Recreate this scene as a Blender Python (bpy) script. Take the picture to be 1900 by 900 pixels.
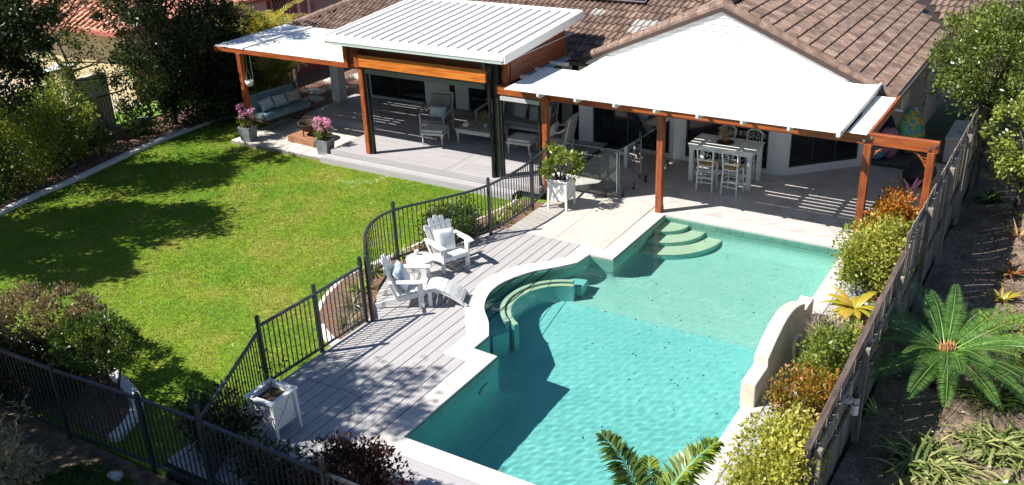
import bpy, bmesh, math, random
import numpy as np
from mathutils import Vector, Matrix, Euler
R = math.radians
for o in list(bpy.data.objects): bpy.data.objects.remove(o)
SC = bpy.context.scene
COL = SC.collection
# ------------------------------------------------------------------ camera
cam_d = bpy.data.cameras.new('camera'); cam = bpy.data.objects.new('camera', cam_d); COL.objects.link(cam)
def cam_axes(p, r, y):
    f0 = Vector((-math.sin(y), math.cos(y), 0)); r0 = Vector((math.cos(y), math.sin(y), 0)); u0 = Vector((0, 0, 1))
    f = f0*math.cos(p) - u0*math.sin(p); u = u0*math.cos(p) + f0*math.sin(p)
    return r0*math.cos(r) + u*math.sin(r), -r0*math.sin(r) + u*math.cos(r), f
_r, _u, _f = cam_axes(R(24.77), R(-2.33), R(32.47))
cam.matrix_world = Matrix(((_r.x, _u.x, -_f.x, 7.959), (_r.y, _u.y, -_f.y, -19.175), (_r.z, _u.z, -_f.z, 8.8815), (0, 0, 0, 1)))
cam_d.sensor_width = 36; cam_d.lens = 1776/1900*36; cam_d.clip_end = 2000; cam_d.clip_start = .1
SC.camera = cam
# ------------------------------------------------------------------ sky and sun
SUN_ELEV, SHADOW_DIR = 49.5, 43.0          # shadows run 43 degrees from +X towards +Y
W = bpy.data.worlds.new('World'); SC.world = W; W.use_nodes = True
nt = W.node_tree; bg = nt.nodes['Background']; sky = nt.nodes.new('ShaderNodeTexSky'); sky.sky_type = 'NISHITA'
sky.sun_disc = False; sky.ozone_density = 5.; sky.dust_density = .4; sky.sun_elevation = R(SUN_ELEV)
sd = Vector((-math.cos(R(SHADOW_DIR))*math.cos(R(SUN_ELEV)), -math.sin(R(SHADOW_DIR))*math.cos(R(SUN_ELEV)), math.sin(R(SUN_ELEV))))
sky.sun_rotation = math.atan2(sd.x, sd.y)
nt.links.new(sky.outputs[0], bg.inputs[0]); bg.inputs[1].default_value = 0.062
sun_d = bpy.data.lights.new('sun', 'SUN'); sun_d.energy = 5.0; sun_d.angle = R(0.53); sun_d.color = (1, .95, .87)
sun = bpy.data.objects.new('sun', sun_d); COL.objects.link(sun); sun.location = sd*60
sun.rotation_euler = (-sd).to_track_quat('-Z', 'Y').to_euler()
SC.view_settings.view_transform = 'Standard'; SC.view_settings.look = 'None'; SC.view_settings.gamma = 1
SC.view_settings.exposure = 0.97; SC.view_settings.use_curve_mapping = False
SC.render.engine = 'CYCLES'; SC.cycles.max_bounces = 7; SC.cycles.transparent_max_bounces = 24; SC.cycles.use_denoising = True
SC.cycles.caustics_reflective = False
# ------------------------------------------------------------------ materials
MATS = {}
def mk(name, a, b=None, scale=6., rough=.6, bump=0., bscale=60., stretch=(1, 1, 1), rnd=0., metal=0., lo=.35, hi=.65, spec=.5, c=None, detail=5., world=False, fine=0.):
    if name in MATS: return MATS[name]
    m = bpy.data.materials.new(name); m.use_nodes = True; n = m.node_tree.nodes; L = m.node_tree.links
    p = n['Principled BSDF']; p.inputs['Roughness'].default_value = rough; p.inputs['Metallic'].default_value = metal
    p.inputs['Specular IOR Level'].default_value = spec
    b = b or a
    tc = n.new('ShaderNodeTexCoord'); oi = n.new('ShaderNodeObjectInfo'); geo = n.new('ShaderNodeNewGeometry')
    mp = n.new('ShaderNodeMapping'); mp.inputs['Scale'].default_value = stretch
    if world: L.new(geo.outputs['Position'], mp.inputs['Vector'])
    else:
        mu = n.new('ShaderNodeMath'); mu.operation = 'MULTIPLY'; mu.inputs[1].default_value = 37.
        L.new(oi.outputs['Random'], mu.inputs[0])
        ad = n.new('ShaderNodeVectorMath'); L.new(tc.outputs['Object'], ad.inputs[0]); L.new(mu.outputs[0], ad.inputs[1])
        L.new(ad.outputs[0], mp.inputs['Vector'])
    no = n.new('ShaderNodeTexNoise'); no.inputs['Scale'].default_value = scale; no.inputs['Detail'].default_value = detail
    L.new(mp.outputs[0], no.inputs['Vector'])
    cr = n.new('ShaderNodeValToRGB'); e = cr.color_ramp.elements
    e[0].position = lo; e[1].position = hi; e[0].color = (*a, 1); e[1].color = (*b, 1)
    if c: k = cr.color_ramp.elements.new((lo+hi)/2); k.color = (*c, 1)
    L.new(no.outputs[0], cr.inputs[0]); out = cr.outputs[0]
    if fine:
        n2 = n.new('ShaderNodeTexNoise'); n2.inputs['Scale'].default_value = scale*9; n2.inputs['Detail'].default_value = 3; L.new(mp.outputs[0], n2.inputs['Vector'])
        mr = n.new('ShaderNodeMapRange'); mr.inputs[1].default_value = .3; mr.inputs[2].default_value = .7; mr.inputs[3].default_value = 1-fine; mr.inputs[4].default_value = 1+fine*.5
        L.new(n2.outputs[0], mr.inputs[0])
        hf = n.new('ShaderNodeHueSaturation'); L.new(out, hf.inputs['Color']); L.new(mr.outputs[0], hf.inputs['Value']); out = hf.outputs[0]
    if rnd:
        hs = n.new('ShaderNodeHueSaturation'); mr = n.new('ShaderNodeMapRange'); mr.inputs[3].default_value = 1-rnd; mr.inputs[4].default_value = 1+rnd
        L.new(oi.outputs['Random'], mr.inputs[0]); L.new(mr.outputs[0], hs.inputs['Value']); L.new(out, hs.inputs['Color']); out = hs.outputs[0]
    L.new(out, p.inputs['Base Color'])
    if bump:
        nb = n.new('ShaderNodeTexNoise'); nb.inputs['Scale'].default_value = bscale; nb.inputs['Detail'].default_value = 4; L.new(mp.outputs[0], nb.inputs['Vector'])
        bu = n.new('ShaderNodeBump'); bu.inputs['Strength'].default_value = bump; bu.inputs['Distance'].default_value = .02
        L.new(nb.outputs[0], bu.inputs['Height']); L.new(bu.outputs[0], p.inputs['Normal'])
    MATS[name] = m; return m
def leafmat(name, cols, rough=.42, trans=.3, spec=.5):
    m = bpy.data.materials.new(name); m.use_nodes = True; n = m.node_tree.nodes; L = m.node_tree.links; p = n['Principled BSDF']
    p.inputs['Roughness'].default_value = rough; p.inputs['Specular IOR Level'].default_value = spec
    at = n.new('ShaderNodeAttribute'); at.attribute_name = 'tint'; cr = n.new('ShaderNodeValToRGB'); el = cr.color_ramp.elements
    for i, c in enumerate(cols):
        pos = i/(len(cols)-1)
        k = el[0] if i == 0 else (el[1] if i == len(cols)-1 else el.new(pos))
        k.position = pos; k.color = (*c, 1)
    L.new(at.outputs['Fac'], cr.inputs[0]); L.new(cr.outputs[0], p.inputs['Base Color'])
    t = n.new('ShaderNodeBsdfTranslucent'); hs = n.new('ShaderNodeHueSaturation'); hs.inputs['Value'].default_value = 1.5; hs.inputs['Saturation'].default_value = 1.1
    L.new(cr.outputs[0], hs.inputs['Color']); L.new(hs.outputs[0], t.inputs['Color'])
    mx = n.new('ShaderNodeMixShader'); mx.inputs[0].default_value = trans; L.new(p.outputs[0], mx.inputs[1]); L.new(t.outputs[0], mx.inputs[2])
    L.new(mx.outputs[0], n['Material Output'].inputs['Surface']); return m
WHITE = mk('white_paint', (.80, .80, .78), (.72, .71, .68), 3, .5, .05, 40, fine=.05)
CREAM = mk('render_cream', (.66, .60, .50), (.58, .51, .41), 2.5, .8, .25, 50, fine=.12)
WALLW = mk('white_render', (.76, .76, .75), (.69, .69, .68), 1.5, .75, .15, 70, fine=.05)
WOOD = mk('red_timber', (.24, .048, .011), (.42, .105, .022), 5, .5, .25, 60, stretch=(3, 3, .5), rnd=.14, fine=.32)
WOODX = mk('red_timber_long', (.22, .042, .010), (.44, .11, .022), 4, .5, .25, 50, stretch=(.35, 4, 4), rnd=.14, fine=.32)
WOODD = mk('dark_cladding', (.13, .03, .010), (.25, .065, .018), 4, .45, .12, 50, stretch=(4, .3, 5), rnd=.25, fine=.2)
BLACK = mk('black_metal', (.012, .013, .015), (.02, .021, .024), 8, .35, spec=.5)
CHAR = mk('charcoal_paint', (.022, .026, .032), (.035, .04, .048), 10, .4)
GLASSD = mk('dark_glass', (.006, .008, .010), (.012, .015, .018), 2, .08, spec=.5)
DECK = mk('grey_deck', (.34, .328, .33), (.385, .372, .372), 3, .6, .15, 40, stretch=(6, .5, 6), rnd=.05, fine=.06)
DECKX = mk('grey_deck_long', (.335, .320, .335), (.375, .360, .37), 3, .6, .15, 40, stretch=(.5, 6, 6), rnd=.05, fine=.06)
DECKD = mk('deck_under', (.02, .02, .022))
PAVE = mk('sand_paving', (.42, .385, .35), (.48, .45, .415), 1.2, .75, .12, 90, fine=.08, world=True)
COPE = mk('coping_stone', (.46, .43, .40), (.53, .50, .465), 1.4, .7, .12, 90, fine=.07, world=True)
TILEP = mk('patio_tile', (.44, .395, .38), (.53, .48, .46), 2, .55, .08, 80, rnd=.08, fine=.08)
PAVER = mk('concrete_paver', (.46, .43, .38), (.58, .55, .49), 3, .8, .3, 50, rnd=.14, fine=.2)
ROOFT = mk('brown_roof_tile', (.115, .070, .052), (.255, .178, .138), 3.5, .75, .25, 60, rnd=.22, fine=.28, c=(.18, .118, .09))
ROOFP = mk('pale_roof_tile', (.30, .28, .25), (.40, .38, .34), 5, .7, .2, 60)
METALR = mk('white_metal_roof', (.70, .68, .67), (.76, .74, .73), 1.5, .35, spec=.5)
FASC = mk('fascia_white', (.74, .73, .70), (.78, .77, .74), 2, .45, fine=.05)
POLY = mk('white_roof_sheet', (.80, .79, .77), (.76, .75, .73), 1, .5, fine=.03)
MULCH = mk('bark_mulch', (.06, .028, .018), (.30, .19, .135), 40, .9, .9, 60, detail=6, world=True, c=(.15, .08, .055))
SOIL = mk('dry_soil', (.13, .085, .062), (.27, .195, .15), 1.6, .95, .8, 30, fine=.5, world=True)
DARKSOIL = mk('potting_soil', (.02, .013, .009), (.06, .035, .02), 40, .95, .8, 80)
KERB = mk('kerb_white', (.62, .60, .57), (.72, .70, .66), 4, .8, .3, 50, fine=.15, world=True)
FENCEG = mk('weathered_paling', (.16, .14, .12), (.32, .28, .23), 4, .85, .3, 60, stretch=(3, 3, .4), rnd=.3, fine=.3)
FENCER = mk('fence_cap_red', (.06, .04, .034), (.15, .105, .09), 4, .8, .25, 50, stretch=(4, .5, 4), fine=.3)
GREYF = mk('grey_fabric', (.22, .21, .20), (.29, .275, .26), 6, .9, .3, 300)
LINEN = mk('linen_fabric', (.52, .50, .46), (.62, .60, .56), 6, .9, .3, 250)
WFAB = mk('white_cushion', (.74, .75, .77), (.80, .80, .81), 7, .9, .3, 200)
WASHW = mk('whitewash_wood', (.50, .47, .42), (.62, .59, .54), 9, .7, .15, 60, fine=.15)
TEAL = mk('teal_fabric', (.11, .19, .22), (.16, .25, .28), 6, .85, .25, 200)
BARK = mk('tree_bark', (.10, .075, .055), (.22, .18, .14), 8, .9, .7, 30, stretch=(3, 3, .6))
BARKD = mk('dark_bark', (.035, .026, .02), (.09, .07, .055), 8, .9, .7, 30, stretch=(3, 3, .6))
POTG = mk('grey_pot', (.11, .135, .15), (.28, .30, .30), 3.5, .8, .3, 40, fine=.2)
SPIG = mk('spigot_black', (.01, .01, .012), rough=.3)
STEEL = mk('brushed_steel', (.55, .56, .57), rough=.3, metal=1.)
RUST = mk('rusty_iron', (.018, .014, .012), (.07, .035, .02), 14, .7, .3, 60)
BLOCK = mk('timber_block', (.20, .085, .04), (.36, .17, .085), 5, .7, .3, 40, stretch=(.5, 4, 4), fine=.25)
BRICKN = mk('tan_brick', (.36, .24, .16), (.48, .34, .23), 4, .85, rnd=.16, fine=.2)
TERRA = mk('terracotta_roof', (.55, .235, .155), (.68, .34, .24), 3, .7, .1, 30, rnd=.1, fine=.12)
YWALL = mk('yellow_render', (.46, .37, .20), (.55, .45, .27), 2, .8, .1)
REDF = mk('red_sheet_fence', (.22, .035, .03), (.28, .05, .04), 3, .5)
NLAWN = mk('bright_turf', (.14, .28, .035), (.22, .38, .06), 6, .9, .8, 60, world=True)
DRYF = mk('dry_seed_head', (.35, .22, .10), (.55, .40, .2), 20, .9)
# ------------------------------------------------------------------ mesh helpers
class B:
    def __init__(s): s.v = []; s.f = []
    def add(s, vs, fs):
        k = len(s.v); s.v += [tuple(p) for p in vs]; s.f += [tuple(i+k for i in f) for f in fs]; return s
    def box(s, x0, x1, y0, y1, z0, z1, M=None):
        vs = [Vector((x, y, z)) for z in (z0, z1) for y in (y0, y1) for x in (x0, x1)]
        if M is not None: vs = [M @ p for p in vs]
        return s.add(vs, [(0, 2, 3, 1), (4, 5, 7, 6), (0, 1, 5, 4), (2, 6, 7, 3), (0, 4, 6, 2), (1, 3, 7, 5)])
    def beam(s, p, q, w, h, up=(0, 0, 1), w2=None, h2=None):
        p, q = Vector(p), Vector(q); d = (q-p).normalized(); u = Vector(up)
        sd_ = d.cross(u)
        if sd_.length < 1e-5: sd_ = d.cross(Vector((0, 1, 0)))
        sd_.normalize(); u = sd_.cross(d); w2 = w2 or w; h2 = h2 or h
        vs = [c + sd_*a*ww/2 + u*b*hh/2 for c, ww, hh in ((p, w, h), (q, w2, h2)) for a, b in ((-1, -1), (1, -1), (1, 1), (-1, 1))]
        return s.add(vs, [(3, 2, 1, 0), (4, 5, 6, 7), (0, 1, 5, 4), (1, 2, 6, 5), (2, 3, 7, 6), (3, 0, 4, 7)])
    def tube(s, pts, r, n=6):
        pts = [Vector(p) for p in pts]; rs = r if isinstance(r, (list, tuple)) else [r]*len(pts); rings = []
        for i, p in enumerate(pts):
            d = (pts[min(i+1, len(pts)-1)]-pts[max(i-1, 0)]).normalized()
            a = d.cross(Vector((0, 0, 1)))
            if a.length < .05: a = d.cross(Vector((1, 0, 0)))
            a.normalize(); b = d.cross(a)
            rings += [p + (a*math.cos(t*2*math.pi/n)+b*math.sin(t*2*math.pi/n))*rs[i] for t in range(n)]
        fs = [(i*n+j, i*n+(j+1) % n, (i+1)*n+(j+1) % n, (i+1)*n+j) for i in range(len(pts)-1) for j in range(n)]
        fs += [tuple(range(n))[::-1], tuple((len(pts)-1)*n+j for j in range(n))]
        return s.add(rings, fs)
    def lathe(s, prof, n=16, c=(0, 0, 0)):
        vs = [(c[0]+r*math.cos(2*math.pi*j/n), c[1]+r*math.sin(2*math.pi*j/n), c[2]+z) for r, z in prof for j in range(n)]
        fs = [(i*n+j, i*n+(j+1) % n, (i+1)*n+(j+1) % n, (i+1)*n+j) for i in range(len(prof)-1) for j in range(n)]
        if prof[0][0] > 1e-4: fs.append(tuple(range(n))[::-1])
        if prof[-1][0] > 1e-4: fs.append(tuple((len(prof)-1)*n+j for j in range(n)))
        return s.add(vs, fs)
    def prism(s, poly, z0, z1, M=None):
        n = len(poly); ar = sum(poly[i][0]*poly[(i+1) % n][1]-poly[(i+1) % n][0]*poly[i][1] for i in range(n))
        if ar < 0: poly = poly[::-1]
        vs = [Vector((x, y, z0)) for x, y in poly] + [Vector((x, y, z1)) for x, y in poly]
        if M is not None: vs = [M @ p for p in vs]
        return s.add(vs, [tuple(range(n))[::-1], tuple(range(n, 2*n))] + [(i, (i+1) % n, n+(i+1) % n, n+i) for i in range(n)])
    def mesh(s, name, mat=None, smooth=False):
        me = bpy.data.meshes.new(name); me.from_pydata(s.v, [], s.f); me.update()
        if mat: me.materials.append(mat)
        if smooth: me.polygons.foreach_set('use_smooth', [True]*len(me.polygons))
        return me
    def build(s, name, mat, parent=None, smooth=False, world=False, bevel=0, tri=False, seg=1):
        if world and parent is not None:
            o3 = Vector(wloc(parent)); s.v = [tuple(Vector(p)-o3) for p in s.v]
        me = s.mesh(name, mat, smooth)
        if tri:
            bm = bmesh.new(); bm.from_mesh(me); bmesh.ops.triangulate(bm, faces=bm.faces[:]); bm.to_mesh(me); bm.free()
        o = link(name, me, parent)
        if bevel:
            md = o.modifiers.new('bevel', 'BEVEL'); md.width = bevel; md.segments = seg; md.limit_method = 'ANGLE'
        return o
def wloc(o):
    l = Vector(o.location)
    while o.parent: o = o.parent; l += Vector(o.location)
    return l
def link(name, data, parent=None, loc=(0, 0, 0), rot=(0, 0, 0), sc=(1, 1, 1)):
    o = bpy.data.objects.new(name, data); COL.objects.link(o); o.location = loc; o.rotation_euler = rot; o.scale = sc
    if parent is not None: o.parent = parent
    return o
def tag(o, label=None, cat=None, group=None, kind=None):
    for k, v in (('label', label), ('category', cat), ('group', group), ('kind', kind)):
        if v: o[k] = v
    return o
def thing(name, label, cat, loc=(0, 0, 0), rz=0., group=None):
    o = link(name, None, None, loc, (0, 0, rz)); o.empty_display_size = .2
    return tag(o, label, cat, group)
def copy_tree(o, parent=None):
    c = o.copy(); COL.objects.link(c); c.parent = parent
    for ch in list(o.children): copy_tree(ch, c)
    return c
def struct(name, b, mat, **k): return tag(b.build(name, mat, **k), kind='structure')
def clip(poly, rect):
    x0, x1, y0, y1 = rect
    for ax, lim, sg in ((0, x0, 1), (0, x1, -1), (1, y0, 1), (1, y1, -1)):
        out = []
        for i in range(len(poly)):
            a, b = poly[i-1], poly[i]; ia = (a[ax]-lim)*sg >= 0; ib = (b[ax]-lim)*sg >= 0
            if ia != ib:
                t = (lim-a[ax])/(b[ax]-a[ax]); out.append((a[0]+t*(b[0]-a[0]), a[1]+t*(b[1]-a[1])))
            if ib: out.append(b)
        poly = out
        if not poly: return []
    return poly
def inside(p, poly):
    x, y = p; r = False
    for i in range(len(poly)):
        (x1, y1), (x2, y2) = poly[i-1], poly[i]
        if (y1 > y) != (y2 > y) and x < (x2-x1)*(y-y1)/(y2-y1)+x1: r = not r
    return r
# ---- numpy foliage
def np_mesh(name, V, F, mat, tint=None, smooth=False):
    me = bpy.data.meshes.new(name); k = F.shape[1]
    me.vertices.add(len(V)); me.vertices.foreach_set('co', V.astype(np.float32).ravel())
    me.loops.add(F.size); me.loops.foreach_set('vertex_index', F.astype(np.int32).ravel())
    me.polygons.add(len(F)); me.polygons.foreach_set('loop_start', np.arange(0, F.size, k, dtype=np.int32))
    me.update(calc_edges=True); me.validate()
    if tint is not None:
        a = me.attributes.new('tint', 'FLOAT', 'FACE'); a.data.foreach_set('value', tint.astype(np.float32))
    me.materials.append(mat); return me
def nrm(a): return a/np.maximum(np.linalg.norm(a, axis=1, keepdims=True), 1e-9)
def leaf_quads(P, D, size, aspect, rng, fold=.25):
    n = len(P); D = nrm(D); S = nrm(np.cross(D, nrm(rng.normal(size=(n, 3)))+1e-6)); N = np.cross(S, D)
    L = size*rng.uniform(.6, 1.3, (n, 1)); Wd = L*aspect
    mid = P + D*L*.45 + N*L*fold*.3
    V = np.stack([P, mid+S*Wd*.5, P+D*L, mid-S*Wd*.5], 1).reshape(-1, 3)
    return V, np.arange(4*n).reshape(n, 4)
def foliage(rng, c, rad, n, size, clumps=40, cr=.28, aspect=.5, shell=.55, up=.35, flat=0., tintf=None, floor=None, jit=.24):
    """leaves in clumps through an ellipsoid"""
    c = np.array(c, float); rad = np.array(rad, float)
    d = nrm(rng.normal(size=(clumps, 3))); r = shell+(1-shell)*rng.random((clumps, 1))**.6
    K = d*r*rng.uniform(1-jit, 1+jit*.8, (clumps, 1)); idx = rng.integers(0, clumps, n)
    Q = K[idx]+rng.normal(size=(n, 3))*cr*rng.uniform(.4, 1., (clumps, 1))[idx]
    Q *= np.minimum(1., (1.16+jit)/np.maximum(np.linalg.norm(Q, axis=1, keepdims=True), 1e-6))
    P = c+Q*rad
    if floor is not None: P[:, 2] = np.maximum(P[:, 2], floor+rng.random(n)*.1)
    D = nrm(Q)*.8+rng.normal(size=(n, 3))*.75+np.array([0, 0, up])
    V, F = leaf_quads(P, D, size, aspect, rng)
    ct = rng.random(clumps)[idx]; t = np.clip(.5*rng.random(n)+.5*ct, 0, 1)
    if tintf is not None: t = np.clip(tintf(Q, t, rng), 0, 1)
    return V, F, t
def foliage_obj(name, mat, parent, parts, loc0):
    V = []; F = []; T = []; k = 0
    for v, f, t in parts: V.append(v); F.append(f+k); T.append(t); k += len(v)
    V = np.concatenate(V)-np.array(loc0)
    return link(name, np_mesh(name, V, np.concatenate(F), mat, np.concatenate(T)), parent)
def limb(b, p, q, r0, r1, rnd, bend=.12, n=5):
    p, q = Vector(p), Vector(q); L = (q-p).length; pts = []
    o1 = Vector((rnd.uniform(-1, 1), rnd.uniform(-1, 1), rnd.uniform(-.3, .3)))*L*bend
    for i in range(n+1):
        t = i/n; pts.append(p.lerp(q, t)+o1*math.sin(math.pi*t))
    b.tube(pts, [r0+(r1-r0)*i/n for i in range(n+1)], 6)
# ------------------------------------------------------------------ ground, lawn, beds
rng = np.random.default_rng(7); rnd = random.Random(5)
GRASSG = mk('rough_ground', (.05, .075, .02), (.12, .11, .05), .8, .95, .8, 20, fine=.5, world=True)
b = B(); hx0, hx1, hy0, hy1 = -2.2, 4.5, -10.3, .6
X = [-300, hx0, hx1, 300]; Y = [-300, hy0, hy1, 300]
for i in range(3):
    for j in range(3):
        if i == 1 and j == 1: continue
        b.add([(X[i], Y[j], -.78), (X[i+1], Y[j], -.78), (X[i+1], Y[j+1], -.78), (X[i], Y[j+1], -.78)], [(0, 1, 2, 3)])
struct('ground', b, GRASSG)
def mat_lawn():
    m = mk('lawn_green', (.085, .20, .004), (.205, .225, .028), .9, .95, .9, 45, fine=.35, world=True, c=(.135, .225, .006)); return m
LAWN = mat_lawn()
struct('lawn', B().box(-16.3, -2.96, -12.1, 5, -.78, -.2), LAWN)
struct('front_garden_ground', B().box(-40, 12, -40, -12.14, -.78, -.24), mk('front_soil', (.05, .03, .018), (.20, .14, .09), 5, .95, .9, 40, fine=.5, world=True))
# side yard soil: uneven sheet
b = B(); nx, ny = 40, 90
for j in range(ny+1):
    for i in range(nx+1):
        x = 5.72+i*.3; y = -24+j*.5
        b.v.append((x, y, -.62+.05*math.sin(x*2.1+y*1.3)+.04*math.sin(y*2.7-x)+rnd.uniform(-.02, .02)))
for j in range(ny):
    for i in range(nx): k = j*(nx+1)+i; b.f.append((k, k+1, k+nx+2, k+nx+1))
struct('side_yard_soil', b, SOIL, smooth=True)
KL = [(-14.2, -9.6), (-14.9, -8.2), (-15.16, -7.04), (-15.4, -5.82), (-15.49, -4.77), (-15.81, -3.02), (-16.09, -1.13), (-16.12, .62), (-16.0, 1.88), (-15.6, 2.6)]
struct('mulch_bed', B().prism([(-18.2, -11), (-14, -11)]+KL+[(-13.2, 2.3), (-13.2, 9), (-18.2, 9)], -.5, -.165), MULCH, tri=True)
tag(bpy.data.objects['mulch_bed'], kind='structure')
def ribbon(pts, w, z0, z1):
    b = B(); n = len(pts); L = []; Rr = []
    for i, p in enumerate(pts):
        a = Vector(pts[max(i-1, 0)]); c = Vector(pts[min(i+1, n-1)]); d = (c-a).normalized(); q = Vector((-d.y, d.x))*w/2
        L.append(Vector(p)+q); Rr.append(Vector(p)-q)
    for i in range(n):
        b.v += [(L[i].x, L[i].y, z0), (L[i].x, L[i].y, z1), (Rr[i].x, Rr[i].y, z1), (Rr[i].x, Rr[i].y, z0)]
    for i in range(n-1):
        k = i*4
        for j in range(4): b.f.append((k+j, k+4+j, k+4+(j+1) % 4, k+(j+1) % 4))
    b.f += [(0, 1, 2, 3), ((n-1)*4+3, (n-1)*4+2, (n-1)*4+1, (n-1)*4)]
    return b
def smooth_pts(pts, n=6):
    P = [Vector((*p, 0)) for p in pts]; out = []
    for i in range(len(P)-1):
        p0, p1, p2, p3 = P[max(i-1, 0)], P[i], P[i+1], P[min(i+2, len(P)-1)]
        for k in range(n):
            t = k/n; q = .5*((2*p1)+(p2-p0)*t+(2*p0-5*p1+4*p2-p3)*t*t+(3*p1-p0-3*p2+p3)*t**3); out.append((q.x, q.y))
    out.append((P[-1].x, P[-1].y)); return out
def kerb(name, label, pts, w, z0, z1, seglen=.9):
    """kerb of butted stones along a curve, each stone a piece of its own"""
    t = thing(name, label, 'kerb', (pts[0][0], pts[0][1], z0)); P = smooth_pts(pts, 10); cur = [P[0]]; acc = 0
    for a, c in zip(P, P[1:]):
        acc += math.dist(a, c); cur.append(c)
        if acc > seglen:
            ribbon(cur, w, z0, z1+rnd.uniform(-.006, .006)).build('stone', KERB, t, world=True, bevel=.012)
            d = Vector(c)-Vector(a); d.normalize(); cur = [(c[0]+d.x*.008, c[1]+d.y*.008)]; acc = 0
    if len(cur) > 1: ribbon(cur, w, z0, z1).build('stone', KERB, t, world=True, bevel=.012)
    return t
kerb('garden_kerb', 'pale concrete kerb curving between the lawn and the bark bed under the tall trees', KL, .19, -.3, -.1)
KB = [(-2.98, -7.95), (-3.25, -7.93), (-3.73, -7.68), (-4.17, -7.27), (-4.5, -6.69), (-4.72, -5.85), (-4.62, -5.08), (-4.39, -4.04), (-4.22, -3.2), (-3.85, -1.8), (-3.7, -.9), (-3.72, -.5)]
kerb('garden_kerb', 'white kerb curving round the narrow bed behind the two garden chairs', KB, .15, -.3, -.1)
BI = [(-2.98, -7.2), (-3.2, -6.8), (-3.51, -6.26), (-3.78, -5.6), (-3.86, -5.0), (-3.78, -4.4), (-3.5, -3.6), (-3.2, -2.9), (-2.97, -2.35), (-2.86, -1.3), (-2.8, -.4)]
struct('mulch_bed', B().prism(KB+BI[::-1], -.5, -.1), MULCH, tri=True)
KF = [(-9.2, -10.9), (-8.2, -10.8), (-7.35, -10.7), (-6.56, -10.62), (-5.94, -10.7), (-5.2, -10.92), (-4.75, -11.17), (-4.48, -11.54), (-4.34, -11.97)]
kerb('garden_kerb', 'pale kerb bending sharply behind the black front fence, in deep shade', KF, .2, -.3, -.1)
struct('mulch_bed', B().prism(KF+[(-9.2, -11.95)], -.5, -.16), MULCH, tri=True)
# grass blades on the lawn
def grass_obj(name, label, poly, excl, n, z, seed, cols, h=.026):
    g = np.random.default_rng(seed); P = np.array(poly); lo, hi = P.min(0), P.max(0)
    q = g.uniform(lo, hi, (n, 2))
    def ins(q, poly):
        r = np.zeros(len(q), bool); x, y = q[:, 0], q[:, 1]
        for i in range(len(poly)):
            (x1, y1), (x2, y2) = poly[i-1], poly[i]
            if y1 == y2: continue
            r ^= ((y1 > y) != (y2 > y)) & (x < (x2-x1)*(y-y1)/(y2-y1)+x1)
        return r
    ok = ins(q, poly)
    for e in excl: ok &= ~ins(q, e)
    q = q[ok]; m = len(q); a = g.uniform(0, 2*math.pi, m); hh = h*g.uniform(.5, 1.4, m); ln = g.normal(0, .5, (m, 2))*hh[:, None]
    base = np.c_[q, np.full(m, z)]; s = np.c_[np.cos(a), np.sin(a), np.zeros(m)]*.008
    tip = base+np.c_[ln, hh]
    V = np.stack([base-s, base+s, tip], 1).reshape(-1, 3)
    def vnoise(s):
        G = g.random((80, 80)); u = (q-lo)*s; i0 = np.floor(u).astype(int) % 78; f = u-np.floor(u); f = f*f*(3-2*f)
        return (G[i0[:, 0], i0[:, 1]]*(1-f[:, 0])+G[i0[:, 0]+1, i0[:, 1]]*f[:, 0])*(1-f[:, 1])+(G[i0[:, 0], i0[:, 1]+1]*(1-f[:, 0])+G[i0[:, 0]+1, i0[:, 1]+1]*f[:, 0])*f[:, 1]
    patch = .4*vnoise(.55)+.35*vnoise(1.6)+.25*vnoise(4.)
    t = np.clip(1.5*(patch-.5)+.42+.3*(g.random(m)-.5), 0, 1)
    o = link(name, np_mesh(name, V, np.arange(3*m).reshape(m, 3), leafmat(name+'_blade', cols, .8, .3, .08), t))
    return tag(o, label, 'grass', kind='stuff')
LP = [(-14.0, -12.05), (-14.2, -9.6)]+KL[1:-1]+[(-13.95, 1.9), (-13.95, -.36), (-10.1, -.36), (-10.1, -.46), (-3.72, -.46)]+KB[::-1]+[(-2.99, -7.95), (-2.99, -12.05)]
GC = [(.085, .19, .003), (.14, .24, .004), (.205, .275, .008), (.34, .31, .05)]
grass_obj('grass', 'mown lawn grass with yellowish patches', LP, [KF+[(-9.2, -11.98), (-4.3, -12.05)]], 260000, -.2, 3, GC)
# ------------------------------------------------------------------ pool
PIN = [(0, 0), (4.1, 0), (4.15, -9.82), (-.13, -9.82), (-.11, -7.13), (-.63, -7.1), (-.63, -6.6), (-.92, -6.16), (-1.26, -5.78), (-1.45, -5.42), (-1.55, -5.05), (-1.52, -4.59), (-1.27, -4.0), (-.89, -3.54), (-.62, -3.17), (-.57, -2.69), (-.03, -2.67)]
POUT = [(-.38, .38), (4.45, .38), (4.45, -10.2), (-.51, -10.2), (-.51, -7.53), (-1.02, -7.5), (-1.02, -6.74), (-1.36, -6.3), (-1.64, -5.84), (-1.82, -5.4), (-1.92, -4.95), (-1.9, -4.45), (-1.66, -3.88), (-1.22, -3.4), (-.97, -3.05), (-.95, -2.33), (-.4, -2.33)]
def refine(A, Bq):
    """smooth the curved spa stretch of two matched outlines"""
    a, c = smooth_pts(A[6:15], 5), smooth_pts(Bq[6:15], 5)
    return A[:6]+a+A[15:], Bq[:6]+c+Bq[15:]
PIN, POUT = refine(PIN, POUT)
_i = PIN.index((4.15, -9.82)); PIN.insert(_i, (4.12, -3.85)); POUT.insert(_i, (4.45, -3.85))
POOLM = mk('pool_plaster', (.225, .555, .52), (.265, .595, .56), 2.0, .8, .1, 60, fine=.08, world=True)
POOLS = mk('pool_plaster_shallow_tint', (.34, .575, .495), (.39, .61, .525), 2.0, .8, .1, 60, fine=.08, world=True)  # paler tint of shallow water painted into the plaster colour
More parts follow.
